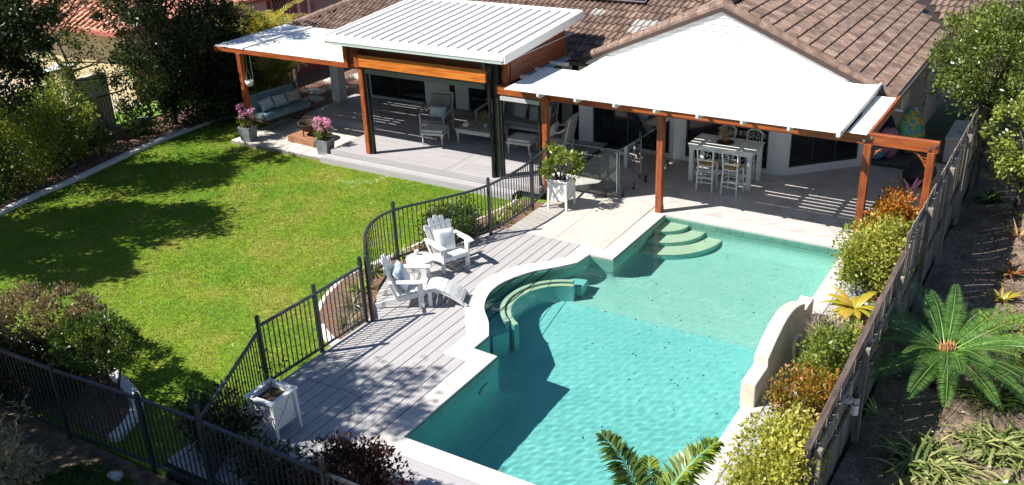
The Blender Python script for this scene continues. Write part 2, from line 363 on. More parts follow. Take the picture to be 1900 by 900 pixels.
STEPM = mk('pool_step_plaster', (.62, .62, .44), (.68, .67, .48), 3, .8, .1, 60, fine=.06, world=True)
b = B(); n = len(PIN); zt = -.05
sw_ = B()
for i in range(n):
    (x0, y0), (x1, y1) = PIN[i], PIN[(i+1) % n]; cuts = [0., 1.]
    if (y0+3.85)*(y1+3.85) < 0: cuts = [0., (y0+3.85)/(y0-y1), 1.]
    for ta, tb_ in zip(cuts, cuts[1:]):
        xa, ya, xb, yb = x0+(x1-x0)*ta, y0+(y1-y0)*ta, x0+(x1-x0)*tb_, y0+(y1-y0)*tb_
        (sw_ if (ya+yb)/2 > -3.85 else b).add([(xa, ya, zt), (xb, yb, zt), (xb, yb, -1.9), (xa, ya, -1.9)], [(0, 1, 2, 3)])
for ya, yb, za, zb in ((-3.85, -6.2, -1.12, -1.65), (-6.2, -10, -1.65, -1.72)):
    b.add([(-1.9, ya, za), (4.3, ya, za), (4.3, yb, zb), (-1.9, yb, zb)], [(0, 3, 2, 1)])
pool = struct('swimming_pool', b, POOLM)
B().add([(-1.9, .1, -1.0), (4.3, .1, -1.0), (4.3, -3.85, -1.12), (-1.9, -3.85, -1.12)], [(0, 3, 2, 1)]).build('shallow_floor', POOLS, pool)
sw_.build('shallow_wall', POOLS, pool)
b = B()
for i in range(n):
    j = (i+1) % n; A, C, D, E = PIN[i], PIN[j], POUT[j], POUT[i]
    b.add([(*A, 0), (*C, 0), (*D, 0), (*E, 0), (*A, -.07), (*C, -.07), (*D, -.3), (*E, -.3)], [(0, 3, 2, 1), (0, 1, 5, 4), (4, 5, 6, 7), (2, 3, 7, 6)])
struct('pool_coping', b, COPE)
# rounded cove where the walls meet the floor
def fz(y): return -1.0+.12*y/3.85 if y > -3.85 else (-1.12+.53*(y+3.85)/2.35 if y > -6.2 else -1.65+.07*(y+6.2)/3.8)
b = B(); NR = 7; rc = .42; cw_ = sum(PIN[i-1][0]*PIN[i][1]-PIN[i][0]*PIN[i-1][1] for i in range(n)) < 0
nv = []
for i in range(n):
    a, c, d = Vector(PIN[i-1]), Vector(PIN[i]), Vector(PIN[(i+1) % n]); e1 = (c-a).normalized(); e2 = (d-c).normalized(); sg_ = -1 if cw_ else 1
    n1 = Vector((-e1.y, e1.x))*sg_; n2 = Vector((-e2.y, e2.x))*sg_; m_ = (n1+n2).normalized(); nv.append(m_/max(.45, m_.dot(n1)))
for i in range(n):
    for k in range(NR+1):
        t_ = math.pi/2*k/NR; ins2 = rc*(1-math.cos(t_)); q = Vector(PIN[i])+nv[i]*(ins2+.002); b.v.append((q.x, q.y, fz(q.y)+rc*(1-math.sin(t_))+.004))
for i in range(n):
    for k in range(NR): j = (i+1) % n; b.f.append((i*(NR+1)+k, j*(NR+1)+k, j*(NR+1)+k+1, i*(NR+1)+k+1))
fs_ = b.f
for nm_, mt_, keep_ in (('cove', POOLM, lambda y: y <= -3.85), ('cove', POOLS, lambda y: y > -3.85)):
    b2 = B(); b2.v = list(b.v); b2.f = [f for f in fs_ if keep_(sum(b.v[i][1] for i in f)/4)]; b2.build(nm_, mt_, pool, True)
# underwater steps in the far corner, spa bench and its ledge
def arc_pts(cx, cy, r, a0, a1, n=14): return [(cx+r*math.cos(R(a0+(a1-a0)*i/n)), cy+r*math.sin(R(a0+(a1-a0)*i/n))) for i in range(n+1)]
for rr, z in ((.6, -.3), (1.0, -.52), (1.42, -.74)):
    so = B().prism([(0.004, -.004)]+arc_pts(.004, -.004, rr, -90, 0), -1.2, z-.04).build('step', POOLM, pool)
    B().prism([(0.006, -.006)]+arc_pts(.006, -.006, rr+.005, -90, 0), z-.04, z).build('tread', STEPM, so, bevel=.015)
cx, cy = -.12, -4.78
ring = [(.62, -3.19)]
B().prism(arc_pts(cx, cy, 1.55, 98, 242, 24)+arc_pts(cx, cy, 1.2, 242, 98, 24), -1.85, -.62).build('bench', POOLM, pool)
B().prism(arc_pts(cx, cy, 1.2, 106, 236, 24)+arc_pts(cx, cy, 1.11, 236, 106, 24), -1.85, -.34).build('ledge', POOLM, pool)
B().prism(arc_pts(cx, cy, 1.205, 106, 236, 24)+arc_pts(cx, cy, 1.105, 236, 106, 24), -.34, -.29).build('ledge_cap', STEPM, pool, bevel=.015)
B().prism(arc_pts(cx, cy, 1.09, 104, 243, 24)+arc_pts(cx, cy, .985, 243, 104, 24), -1.85, -.42).build('ledge', POOLM, pool)
B().prism(arc_pts(cx, cy, 1.09, 104, 243, 24)+arc_pts(cx, cy, .98, 243, 104, 24), -.42, -.37).build('ledge_cap', STEPM, pool, bevel=.015)
TBAND = mk('waterline_tile', (.24, .45, .38), (.32, .52, .44), 4, .35, rnd=.1)
b = B(); b.box(-.147, .147, -.01, .018, -.34, -.05); tme = b.mesh('tile', TBAND)
def wall_tiles(p, q):
    p, q = Vector(p), Vector(q); L = (q-p).length; k = max(1, int(L/.3)); d = (q-p)/k; ang = math.atan2(d.y, d.x)
    for i in range(k):
        c = p+d*(i+.5); link('tile', tme, pool, (c.x, c.y, 0), (0, 0, ang+math.pi), (L/k/.3, 1, 1))
wall_tiles((0, 0), (4.1, 0)); wall_tiles((-.13, -9.82), (-.11, -7.13)); wall_tiles((-.03, -2.67), (0, 0))
spa = PIN[6:-2]
acc = [spa[0]]
for p in spa[1:]:
    if math.dist(acc[-1], p) > .26: acc.append(p)
for p, q in zip(acc, acc[1:]): wall_tiles(p, q)
for (x, y, z) in ((-.1, -7.6, -.75),):
    B().lathe([(0, .03), (.12, .028), (.15, .012), (.16, 0)], 20).build('light', POOLS, pool, True).location = (x, y, z)
    bpy.data.objects['light'].rotation_euler = (0, R(90), 0)
# water: a rippled refracting surface; the ripples focus the sun on the pool floor
wm = bpy.data.materials.new('pool_water'); wm.use_nodes = True; N = wm.node_tree.nodes; L = wm.node_tree.links; N.remove(N['Principled BSDF'])
rf = N.new('ShaderNodeBsdfGlass'); rf.inputs['Roughness'].default_value = 0; rf.inputs['IOR'].default_value = 1.33; rf.inputs['Color'].default_value = (.80, .975, .97, 1)
L.new(rf.outputs[0], N['Material Output'].inputs['Surface'])
b = B(); nx, ny = 300, 500
g_ = np.random.default_rng(2); ks = []
for k in (3, 8, 14, 20, 26, 32, 32, 38, 38, 44, 44, 50, 50, 56):
    th_ = g_.uniform(0, 6.28); ks.append((k*math.cos(th_), k*math.sin(th_), g_.uniform(0, 6), k))
gx, gy = np.meshgrid(np.linspace(-1.7, 4.3, nx+1), np.linspace(-9.95, .12, ny+1)); hz = sum(.0021/k*np.sin(a*gx+c*gy+p+.6*np.sin(.7*gx-.5*gy+k)) for a, c, p, k in ks)
hz = hz*(.6+.75*np.clip((-4.5-gy)/4, 0, 1))                # livelier at the near end
rr_ = np.hypot(gx-2.0, gy+6.6); hz = hz+.00025*np.sin(rr_*26+.8*np.sin(3*gx))*np.exp(-rr_*.9)
b.v = [(float(x), float(y), -.045+float(h)) for x, y, h in zip(gx.ravel(), gy.ravel(), hz.ravel())]
near = np.full(gx.shape, 9.)                                   # keep the part inside the shell, tucked a little under the coping
ins_ = np.zeros(gx.shape, bool)
for (xa, ya), (xb, yb) in zip(PIN, PIN[1:]+PIN[:1]):
    t_ = np.clip(((gx-xa)*(xb-xa)+(gy-ya)*(yb-ya))/((xb-xa)**2+(yb-ya)**2+1e-12), 0, 1); near = np.minimum(near, np.hypot(gx-xa-t_*(xb-xa), gy-ya-t_*(yb-ya)))
    if ya != yb: ins_ ^= ((ya > gy) != (yb > gy)) & (gx < (xb-xa)*(gy-ya)/(yb-ya)+xa)
keep = ins_ | (near < .09)
for j in range(ny):
    for i in range(nx):
        k = j*(nx+1)+i
        if keep[j, i]: b.f.append((k, k+1, k+nx+2, k+nx+1))
wo = struct('water', b, wm, smooth=True)
wo.cycles.is_caustics_caster = True
for q in [pool]+list(pool.children_recursive): q.cycles.is_caustics_receiver = True
sun_d.cycles.is_caustics_light = True; SC.cycles.caustics_refractive = True
# leaves floating on the pool
LF = mk('brown_leaf', (.008, .012, .006), (.03, .03, .012), 30, .8, rnd=.3)
b = B().add([(-.035, 0, 0), (0, -.016, .004), (.04, 0, .001), (0, .018, .005)], [(0, 1, 2, 3)]); lme = b.mesh('fallen_leaf', LF)
for i in range(46):
    x, y = (rnd.gauss(2.1, .7), rnd.gauss(-5.3, .9)) if i < 26 else (rnd.uniform(.3, 3.9), rnd.uniform(-9.3, -.4))
    if not (.15 < x < 3.95): continue
    o = link('fallen_leaf', lme, None, (x, y, -.035), (0, 0, rnd.uniform(0, 6)), [rnd.uniform(.5, 1.1)]*3)
    tag(o, 'small dark fallen leaf floating on the pool water', 'leaf', 'leaves floating on the pool')
# ------------------------------------------------------------------ timber decks and paving
pd = struct('pool_deck', B().box(-3.0, -.53, -12.04, -10.22, -.5, -.05).box(-2.97, -2.0, -10.22, -2.9, -.5, -.05).box(-2.0, -1.05, -10.22, -7.55, -.5, -.05).box(-1.05, -.53, -10.22, -7.55, -.5, -.05).box(-.53, 4.4, -12.04, -10.22, -.5, -.05).box(4.46, 5.1, -12.04, .36, -.5, -.05).box(-3.75, -2.97, -6.3, -3.6, -.5, -.12), DECKD)
DP = [(-2.96, -12.03)]+BI[:9]+[(-2.97, -2.35), (-.96, -2.35)]+[(x, y) for x, y in POUT[::-1] if y < -2.4 and x < -.45 and y > -10.19]+[(-.525, -12.03)]
def vint(x):
    ys = []
    for i in range(len(DP)):
        (x1, y1), (x2, y2) = DP[i-1], DP[i]
        if (x1 > x) != (x2 > x): ys.append(y1+(x-x1)*(y2-y1)/(x2-x1))
    ys.sort(); return list(zip(ys[::2], ys[1::2]))
pitch = .228; x = -.525-pitch*15
def board_poly(pts, z0, z1, name, m, par):
    B().prism(pts, z0, z1).build(name, m, par)
for k in range(15):
    x0, x1 = x+k*pitch+.009, x+(k+1)*pitch-.009
    for lo, hi in ((-13, -9.287), (-9.273, 0)):
        q = clip(DP, (x0, x1, lo, hi))
        if len(q) > 2 and max(v[1] for v in q)-min(v[1] for v in q) > .03: board_poly(q, -.03, rnd.uniform(-.003, .001), 'board', DECK, pd)
for k in range(8):
    y0 = -12.03+k*.228
    for xa, xb in ((-.51, 2.1), (2.11, 4.44)): B().box(xa, xb, y0+.005, y0+.221, -.03, rnd.uniform(-.003, 0)).build('board', DECKX, pd)
for k in range(3):
    x0 = 4.46+k*.215
    for ya, yb in ((-12.03, -6.62), (-6.61, -3.2), (-3.19, .3)): B().box(x0+.006, x0+.21, ya, yb, -.03, rnd.uniform(-.004, 0)).build('board', DECK, pd)
# pale paving between deck and patio, in large slabs
pv = struct('paving', B().box(-2.85, -.41, -2.33, .37, -.5, -.02).box(-.41, -.395, -2.33, .37, -.5, -.03), PAVE)
for i, (xa, xb) in enumerate(((-2.85, -1.63), (-1.625, -.41))):
    for j, (ya, yb) in enumerate(((-2.335, -.98), (-.975, .375))): B().box(xa, xb, ya, yb, -.03, 0).build('slab', PAVE, pv, bevel=.004)
pt = struct('patio', B().box(-3.28, 5.5, .39, 6.2, -.5, -.012), mk('grout', (.30, .27, .25)))
def tile_grid(rect, size, ang, gap, z0, z1, name, m, par, excl=None):
    c, s = math.cos(ang), math.sin(ang); x0, x1, y0, y1 = rect; mx_, my_ = (x0+x1)/2, (y0+y1)/2; nn = int(math.hypot(x1-x0, y1-y0)/size)+2
    for i in range(-nn, nn):
        for j in range(-nn, nn):
            q = [(i*size+gap, j*size+gap), ((i+1)*size-gap, j*size+gap), ((i+1)*size-gap, (j+1)*size-gap), (i*size+gap, (j+1)*size-gap)]
            poly = clip([(mx_+u*c-v*s, my_+u*s+v*c) for u, v in q], rect)
            if len(poly) < 3: continue
            cxx = sum(p[0] for p in poly)/len(poly); cyy = sum(p[1] for p in poly)/len(poly)
            if excl and excl(cxx, cyy): continue
            B().prism(poly, z0, z1+rnd.uniform(-.001, .001)).build(name, m, par)
tile_grid((-3.28, 5.5, .39, 6.2), .46, R(45), .003, -.02, 0, 'tile', TILEP, pt, lambda x, y: (x < 1.5 and y > 3.9) or (x >= 1.5 and x < 3.1 and y > 3.9+(x-1.5)))
pp = struct('paver_patio', B().box(-13.92, -10.12, -.34, 2.14, -.6, -.115), mk('paver_bed', (.20, .17, .14), (.3, .26, .2), 20))
tile_grid((-13.9, -10.13, -.33, 2.13), .475, 0, .012, -.13, -.09, 'paver', PAVER, pp)
# rear deck with a step to the lawn
rd = struct('rear_deck', B().box(-10.08, -3.32, -.08, 4.7, -.6, .08).box(-13.18, -10.08, 2.17, 4.7, -.6, .08).box(-10.23, -3.92, -.40, -.08, -.5, -.07), DECKD)
def deck_rows(xa, xb, ya, yb, z, seams, pitch=.139):
    k = 0; y = ya
    while y < yb-.03:
        y1 = min(y+pitch, yb); xs = [xa]+[s for s in seams if xa < s < xb]+[xb]
        for p, q in zip(xs, xs[1:]): B().box(p+.003, q-.003, y+.003, y1-.003, z-.03, z+rnd.uniform(-.002, .001)).build('board', DECKX, rd)
        y = y1
deck_rows(-10.1, -6.2, -.12, 4.68, .12, []); deck_rows(-5.92, -3.3, -.12, 4.68, .12, []); deck_rows(-13.2, -10.1, 2.15, 4.68, .12, [])
for xx in (-6.19, -6.055): B().box(xx, xx+.128, -.12, 4.68, .09, .12).build('board', DECK, rd)
deck_rows(-10.25, -3.9, -.42, -.13, -.03, [-7], .145)
for (xa, xb, ya, yb, z0, z1) in ((-10.25, -3.9, -.445, -.425, -.2, -.05), (-10.1, -3.3, -.145, -.125, -.02, .095), (-13.2, -10.11, 2.125, 2.145, -.1, .085), (-10.125, -10.105, -.12, 2.14, -.1, .085), (-3.295, -3.275, -.12, .38, -.1, .085), (-13.225, -13.205, 2.14, 4.68, -.15, .085)):
    B().box(xa, xb, ya, yb, z0, z1).build('fascia', DECKX, rd)
# ------------------------------------------------------------------ house
PT = .43                                     # roof pitch (tan)
house = thing('house', 'white rendered house with brown tiled roof and boarded gable facing the pool', 'house', (-4, 6, 0))
def hp(bb, name, m, par=None, **k): return bb.build(name, m, par or house, world=True, **k)
# front wall behind the patio (openings left between the piers), splayed wall, side wall
w = B()
w.box(-4.35, -3.72, 3.6, 3.8, 0, 2.6); w.box(-1.62, -.97, 3.6, 3.8, 0, 2.6); w.box(1.23, 1.65, 3.6, 3.8, 0, 2.6)
w.box(-.97, 1.23, 3.6, 3.8, 0, .12); w.box(-.97, 1.23, 3.6, 3.8, 2.15, 2.6); w.box(-3.72, -1.62, 3.6, 3.8, 2.2, 2.6)
Ms = Matrix.Translation((1.65, 3.6, 0)) @ Matrix.Rotation(math.atan2(1.62, 1.58), 4, 'Z')
w.box(0, .16, 0, .2, 0, 2.6, Ms); w.box(2.1, 2.27, 0, .2, 0, 2.6, Ms); w.box(.16, 2.1, 0, .2, 0, .2, Ms); w.box(.16, 2.1, 0, .2, 2.1, 2.6, Ms)
w.box(3.2, 3.4, 5.24, 9.6, -.3, 2.45); w.box(3.4, 3.9, 9.6, 9.8, -.3, 2.45); w.box(3.7, 3.9, 9.8, 14, -.3, 2.45)
# wall at the back of the rear deck
w.box(-13.0, -12.55, 4.7, 4.9, 0, 2.5); w.box(-10.3, -9.35, 4.7, 4.9, 0, 2.5); w.box(-9.12, -8.62, 4.7, 4.9, 0, 2.5); w.box(-5.3, -4.35, 4.7, 4.9, 0, 2.5)
w.box(-12.55, -10.3, 4.7, 4.9, 2.2, 2.5); w.box(-9.35, -9.12, 4.7, 4.9, 2.2, 2.5); w.box(-8.62, -5.3, 4.7, 4.9, 2.2, 2.5)
w.box(-4.35, -4.15, 3.6, 4.9, 0, 2.5); w.box(-13.0, -12.8, 4.9, 12, 0, 2.5)
w.box(-12.6, 3.6, 12, 12.2, 0, 2.5)
hp(w, 'wall', WALLW)
cl = hp(B().box(-13.3, -12.98, 3.62, 3.98, .12, 2.62), 'column', WALLW, bevel=.01)
def window(x0, x1, y, z0, z1, mull=(), M=None, name='window', frame=WHITE, fw=.05, rails=()):
    f = B(); 
    f.box(x0, x1, y+.02, y+.09, z0, z0+fw, M); f.box(x0, x1, y+.02, y+.09, z1-fw, z1, M)
    f.box(x0, x0+fw, y+.02, y+.09, z0+fw, z1-fw, M); f.box(x1-fw, x1, y+.02, y+.09, z0+fw, z1-fw, M)
    for q in mull: f.box(q-.025, q+.025, y+.02, y+.088, z0+fw, z1-fw, M)
    for q in rails: f.box(x0+fw, x1-fw, y+.02, y+.086, q-.03, q+.03, M)
    o = hp(f, name, frame)
    xs = [x0+fw]+list(mull)+[x1-fw]
    for a, c in zip(xs, xs[1:]):
        g = B().box(a+.02, c-.02, y+.05, y+.065, z0+fw, z1-fw, M); g.v = [tuple(Vector(p)-wloc(o)) for p in g.v]; g.build('pane', GLASSD, o)
    return o
window(-3.72, -1.62, 3.62, 0, 2.2, (-2.67,), name='door', frame=CHAR)
window(-.97, 1.23, 3.6, .12, 2.15, (.13,), frame=CHAR)
window(.16, 2.1, 0, .2, 2.1, (.8, 1.45), Ms, frame=CHAR)
window(-12.55, -10.3, 4.72, .12, 2.2, (-11.4,), name='door', frame=CHAR); hp(B().box(-12.5, -10.35, 4.6, 4.7, .121, .16), 'door_track', WHITE); window(-9.35, -9.12, 4.72, .12, 2.2, (), frame=CHAR)
window(-8.62, -5.3, 4.72, .12, 2.2, (-7.5, -6.4), frame=CHAR, name='door')
# dark interior so that no light leaks in from behind
hp(B().box(-12.7, 3.1, 5.6, 5.7, 0, 2.5), 'inner_wall', mk('interior_dark', (.05, .05, .05)))
# gable: weatherboards under the barge
AX, AZ, EY = .06, 4.30, 2.98
g0 = hp(B().prism([(-3.62, 2.63), (AX, AZ-.06), (4.2, 2.44)], 0, .1, Matrix.Translation((0, 3.16, 0)) @ Matrix.Rotation(R(90), 4, 'X')), 'gable', WHITE)
z = 2.5
while z < AZ-.1:
    zb = z+.165
    xl0 = max(-3.62, AX-(AZ-.1-z)/PT); xr0 = min(4.1, AX+(AZ-.1-z)/PT); xl1 = AX-max(0, AZ-.1-zb)/PT; xr1 = AX+max(0, AZ-.1-zb)/PT
    xl1 = max(xl1, -3.62); xr1 = min(xr1, 4.1)
    bb = B(); y0 = 2.995
    vs = [(xl0, y0, z), (xr0, y0, z), (xr1, y0+.024, zb), (xl1, y0+.024, zb), (xl0, y0+.045, z), (xr0, y0+.045, z), (xr1, y0+.05, zb), (xl1, y0+.05, zb)]
    bb.add(vs, [(0, 1, 2, 3), (0, 4, 5, 1), (7, 6, 5, 4), (1, 5, 6, 2), (0, 3, 7, 4), (3, 2, 6, 7)])
    bb.v = [tuple(Vector(p)-wloc(g0)) for p in bb.v]; bb.build('board', WHITE, g0); z = zb
# roof: sheets under the tiles, then tiles
rs = B()
rs.add([(AX, 2.99, AZ-.07), (4.18, 2.99, AZ-.07-(4.18-AX)*PT), (4.18, 13, AZ-.07-(4.18-AX)*PT), (AX, 13, AZ-.07)], [(0, 1, 2, 3)])
rs.add([(AX, 2.99, AZ-.07), (AX, 8, AZ-.07), (-3.62, 8, AZ-.07-(3.62+AX)*PT), (-3.62, 2.99, AZ-.07-(3.62+AX)*PT)], [(0, 1, 2, 3)])
ez = 2.58
def mz(y): return ez+(y-3.12)*PT
rs.add([(-14.4, 3.12, ez-.07), (-3.3, 3.12, ez-.07), (AX, 8, mz(8)-.07), (-9.5, 8, mz(8)-.07)], [(0, 1, 2, 3)])
rs.add([(-14.4, 3.12, ez-.07), (-9.5, 8.02, mz(8)-.07), (-9.5, 10.2, mz(8)-.07), (-14.4, 15, ez-.07)], [(0, 1, 2, 3)])
rs.add([(-9.5, 8, mz(8)-.07), (AX, 8, mz(8)-.07), (AX, 14, ez), (-13, 14, ez)], [(0, 1, 2, 3)])
roof = hp(rs, 'roof', mk('roof_underlay', (.05, .035, .03)))
def tile_mesh():
    us = [0, .03, .07, .11, .14, .18, .21, .25, .29, .32, .36]; ws = [0, .016, .05, .05, .016, 0, .016, .05, .05, .016, 0]; Lh = .37; bb = B(); n = len(us)
    for v, lift in ((0, .052), (Lh, .006)): bb.v += [(u-.18, v, w_+lift) for u, w_ in zip(us, ws)]
    bb.v += [(u-.18, 0, 0) for u in us]
    for i in range(n-1): bb.f += [(i, i+1, n+i+1, n+i), (2*n+i, 2*n+i+1, i+1, i)]
    return bb.mesh('tile', ROOFT, False)
TM = tile_mesh(); TMP = TM.copy(); TMP.materials[0] = ROOFP
th = math.atan(PT); tl = []
camp = Vector(cam.matrix_world.translation)
gau = .33*math.cos(th)
for r in range(11):                                   # main slope, facing the camera (+Y is upslope)
    y = 3.10+r*gau; x = -14.4+.2+(y-3.12)
    x = -14.4+math.ceil((x+14.4)/.36)*.36
    while x < -1.2:
        vx = -3.55+(y-3.2)      # valley with the gable's left slope
        if x < vx: tl.append((Matrix.Translation((x, y, mz(y)-.05)) @ Matrix.Rotation(th, 4, 'X'), abs(x+4.27) < .3 and abs(y-4.9) < .2 or abs(x+2.72) < .25 and abs(y-4.5) < .2))
        x += .36
for r in range(13):                                   # right slope of the gable wing (upslope is -X)
    x = 4.19-r*gau; zz = AZ-(x-AX)*PT-.04
    if x < AX+.1: break
    y = 3.2
    while y < 11.8:
        if not (y > 10.5+(3.7-x)*1.5): tl.append((Matrix.Translation((x, y, zz)) @ Matrix.Rotation(R(90), 4, 'Z') @ Matrix.Rotation(th, 4, 'X'), False))
        y += .36
for r in range(12):                                   # left slope, seen edge-on
    x = -3.66+r*gau; zz = AZ-(AX-x)*PT-.04
    if x > AX-.15: break
    y = 3.2
    while y < 3.3+(x+3.7) + 1.2:
        if y < 3.6+(x+3.66): tl.append((Matrix.Translation((x, y, zz)) @ Matrix.Rotation(R(-90), 4, 'Z') @ Matrix.Rotation(th, 4, 'X'), False))
        y += .36
tl.sort(key=lambda t: ((t[0].translation-camp).length))
rl = wloc(roof); joined = B()
tv = [v.co.copy() for v in TM.vertices]; tf = [tuple(p.vertices) for p in TM.polygons]
for i, (M, pale) in enumerate(tl):
    if i < 290 or pale:
        o = link('tile', TMP if pale else TM, roof); o.matrix_local = Matrix.Translation(-rl) @ M
        if pale: o['label'] = 'pale replacement tile among the brown ones'
    else: joined.add([M @ v for v in tv], tf)
o = joined.build('tile_field', ROOFT, roof, world=True); o['kind'] = 'stuff'
# ridge, hip and barge caps
CAPM = mk('roof_cap', (.14, .085, .064), (.25, .17, .13), 6, .75, .25, 50, rnd=.2, fine=.2)
def caps(p, q, w, h, step=.4, up=(0, 0, 1)):
    p, q = Vector(p), Vector(q); L = (q-p).length; k = max(1, round(L/step)); d = (q-p)/k
    for i in range(k):
        a = p+d*i; c = p+d*(i+1.06); dd = d.normalized(); s = dd.cross(Vector(up)).normalized(); u = s.cross(dd); bb = B()
        prof = [(-w/2, -h*.7), (-w*.36, 0), (-w*.14, h*.34), (w*.14, h*.34), (w*.36, 0), (w/2, -h*.7)]
        for pt_, sc_, li in ((a, 1., .0), (c, 1.05, .018)):
            bb.v += [tuple(pt_+s*x_*sc_+u*(z_*sc_+li)) for x_, z_ in prof]
        m_ = len(prof); bb.f = [(j, j+1, m_+j+1, m_+j) for j in range(m_-1)]+[tuple(range(m_, 2*m_)), tuple(range(m_))[::-1]]
        bb.build('cap', CAPM, roof, world=True)
caps((AX, 3.3, AZ+.06), (AX, 8, AZ+.06), .3, .13)
caps((-14.42, 3.1, ez+.06), (-9.5, 8.02, mz(8)+.06), .26, .12)
caps((4.22, 3.07, AZ-(4.22-AX)*PT+.02), (AX, 3.07, AZ+.05), .27, .12, .36, (0, -.25, 1))
caps((-3.7, 3.07, AZ-(3.7+AX)*PT+.02), (AX, 3.07, AZ+.05), .27, .12, .36, (0, -.25, 1))
# barge trim, gutters
bt = B()
for sx, xe in ((1, 4.22), (-1, -3.7)):
    bt.beam((xe, 2.95, AZ-(abs(xe-AX))*PT-.11), (AX, 2.955, AZ-.11), .03, .1)
hp(bt, 'barge', mk('dark_trim', (.05, .03, .025)))
hp(B().beam((4.25, 3.0, 2.47), (4.25, 13, 2.47), .1, .09), 'gutter', mk('gutter_dark', (.05, .045, .045), rough=.4))
hp(B().beam((-14.4, 3.06, ez-.12), (-3.6, 3.06, ez-.12), .1, .1), 'gutter', MATS['gutter_dark'])
hp(B().box(3.4, 4.2, 3.1, 13, 2.40, 2.43).box(-3.6, 3.4, 3.02, 3.6, 2.36, 2.39), 'soffit', WALLW)
# second slope beyond the gable wing
rs2 = B(); rs2.add([(4.3, 9.6, 2.5), (9, 9.6, 2.5), (9, 13, 2.5+3.4*PT), (2.5, 13, 2.5+3.4*PT)], [(0, 1, 2, 3)]); o = rs2.build('roof', ROOFT, house, world=True)
bb = B()
for r in range(6):
    y = 9.62+r*gau; x = 4.4-(y-9.6)*.6
    while x < 8.5: M = Matrix.Translation((x, y, 2.5+(y-9.6)*PT+.01)) @ Matrix.Rotation(th, 4, 'X'); bb.add([M @ v for v in tv], tf); x += .36
q = bb.build('tile_field', ROOFT, o, world=True); q['kind'] = 'stuff'
# solar panels on the main slope
SOL = mk('solar_cell', (.006, .008, .02), (.01, .014, .035), 3, .12, spec=.6); ALU = mk('alu_frame', (.6, .61, .62), rough=.35, metal=.8)
for i in range(3):
    x0 = -6.25+i*1.08; s_ = thing('solar_panel', ['dark solar panel on brown roof tiles, the one farthest from the gable', 'dark solar panel on brown roof tiles, between two others', 'dark solar panel on brown roof tiles, the one nearest the gable'][i], 'solar panel', (x0, 5.45, mz(5.45)+.1), 0, 'solar panels on the tiled roof')
    s_.rotation_euler = (th, 0, 0)
    B().box(0, 1.05, 0, 1.65, 0, .03).build('frame', ALU, s_)
    for a in range(6):
        for c in range(10): B().box(.02+a*.17, .02+a*.17+.163, .02+c*.162, .02+c*.162+.155, .031, .033).build('cell', SOL, s_)
# ------------------------------------------------------------------ pavilion over the rear deck
pav = thing('pavilion', 'flat white metal roof pavilion with red timber cladding above the lounge deck', 'pavilion', (-6.9, .1, .12))
def pb(bb, name, m, par=None, **k): return bb.build(name, m, par or pav, world=True, **k)
def rz(y): return 3.42+(y+.3)*.075
r1 = B().add([(-9.6, -.28, rz(-.28)-.12), (-4.08, -.28, rz(-.28)-.12), (-4.08, 3.6, rz(3.6)-.12), (-9.6, 3.6, rz(3.6)-.12), (-9.6, -.28, rz(-.28)), (-4.08, -.28, rz(-.28)), (-4.08, 3.6, rz(3.6)), (-9.6, 3.6, rz(3.6))], [(3, 2, 1, 0), (4, 5, 6, 7), (0, 1, 5, 4), (1, 2, 6, 5), (2, 3, 7, 6), (3, 0, 4, 7)])
pr = pb(r1, 'roof', METALR)
RIBW = mk('roof_rib', (.68, .66, .65), rough=.35)
for i in range(18):
    x = -9.38+i*.298
    bb = B()
    for yy in (-.22, 3.42): bb.v += [(x-.045, yy, rz(yy)+.002), (x-.02, yy, rz(yy)+.045), (x+.02, yy, rz(yy)+.045), (x+.045, yy, rz(yy)+.002)]
    bb.f = [(0, 4, 5, 1), (1, 5, 6, 2), (2, 6, 7, 3), (0, 1, 2, 3), (7, 6, 5, 4)]
    bb.build('rib', RIBW, pr, world=True)
pb(B().beam((-9.63, -.33, rz(-.33)-.06), (-4.05, -.33, rz(-.33)-.06), .09, .14), 'fascia', FASC, bevel=.006)
pb(B().beam((-4.03, -.36, rz(-.36)-.08), (-4.03, 3.62, rz(3.62)-.08), .07, .22), 'fascia', FASC, bevel=.006)
pb(B().beam((-9.65, -.36, rz(-.36)-.08), (-9.65, 3.62, rz(3.62)-.08), .07, .22), 'fascia', FASC, bevel=.006)
pb(B().beam((-9.6, 3.63, rz(3.6)-.06), (-4.05, 3.63, rz(3.6)-.06), .05, .2), 'fascia', FASC)
pb(B().beam((-9.55, -.345, 3.255), (-4.1, -.345, 3.255), .03, .08), 'gutter_board', mk('pale_green_trim', (.42, .50, .48), rough=.5))
pb(B().box(-9.5, -4.2, -.2, 3.5, 3.16, 3.19), 'ceiling', mk('ceiling_lining', (.42, .40, .37)))
pb(B().box(-9.1, -8.78, -.02, .1, 2.6, 3.15).box(-8.78, -4.9, .1, .16, 2.88, 3.15), 'infill', WOODD)
for k in range(2): pb(B().box(-8.72, -4.72, -.16, -.1, 2.645+k*.16, 2.645+k*.16+.155), 'beam_board', mk('orange_cedar', (.42, .10, .016), (.66, .22, .035), 3, .4, .12, 50, stretch=(.5, 5, 8), rnd=.1, fine=.2))
pb(B().box(-8.86, -8.725, -.17, -.05, 2.62, 3.0), 'bracket', WOOD)
pb(B().box(-4.42, -4.28, .16, .28, 2.55, 3.2), 'bracket', WOOD); pb(B().box(-9.32, -9.2, -.06, .06, 2.55, 3.15), 'bracket', WOOD)
for k in range(4):
    z0 = 2.62+k*.165; y1 = 2.95
    pb(B().box(-4.30, -4.25, .28, y1, z0, min(z0+.16, 3.2)), 'clad_board', WOODD)
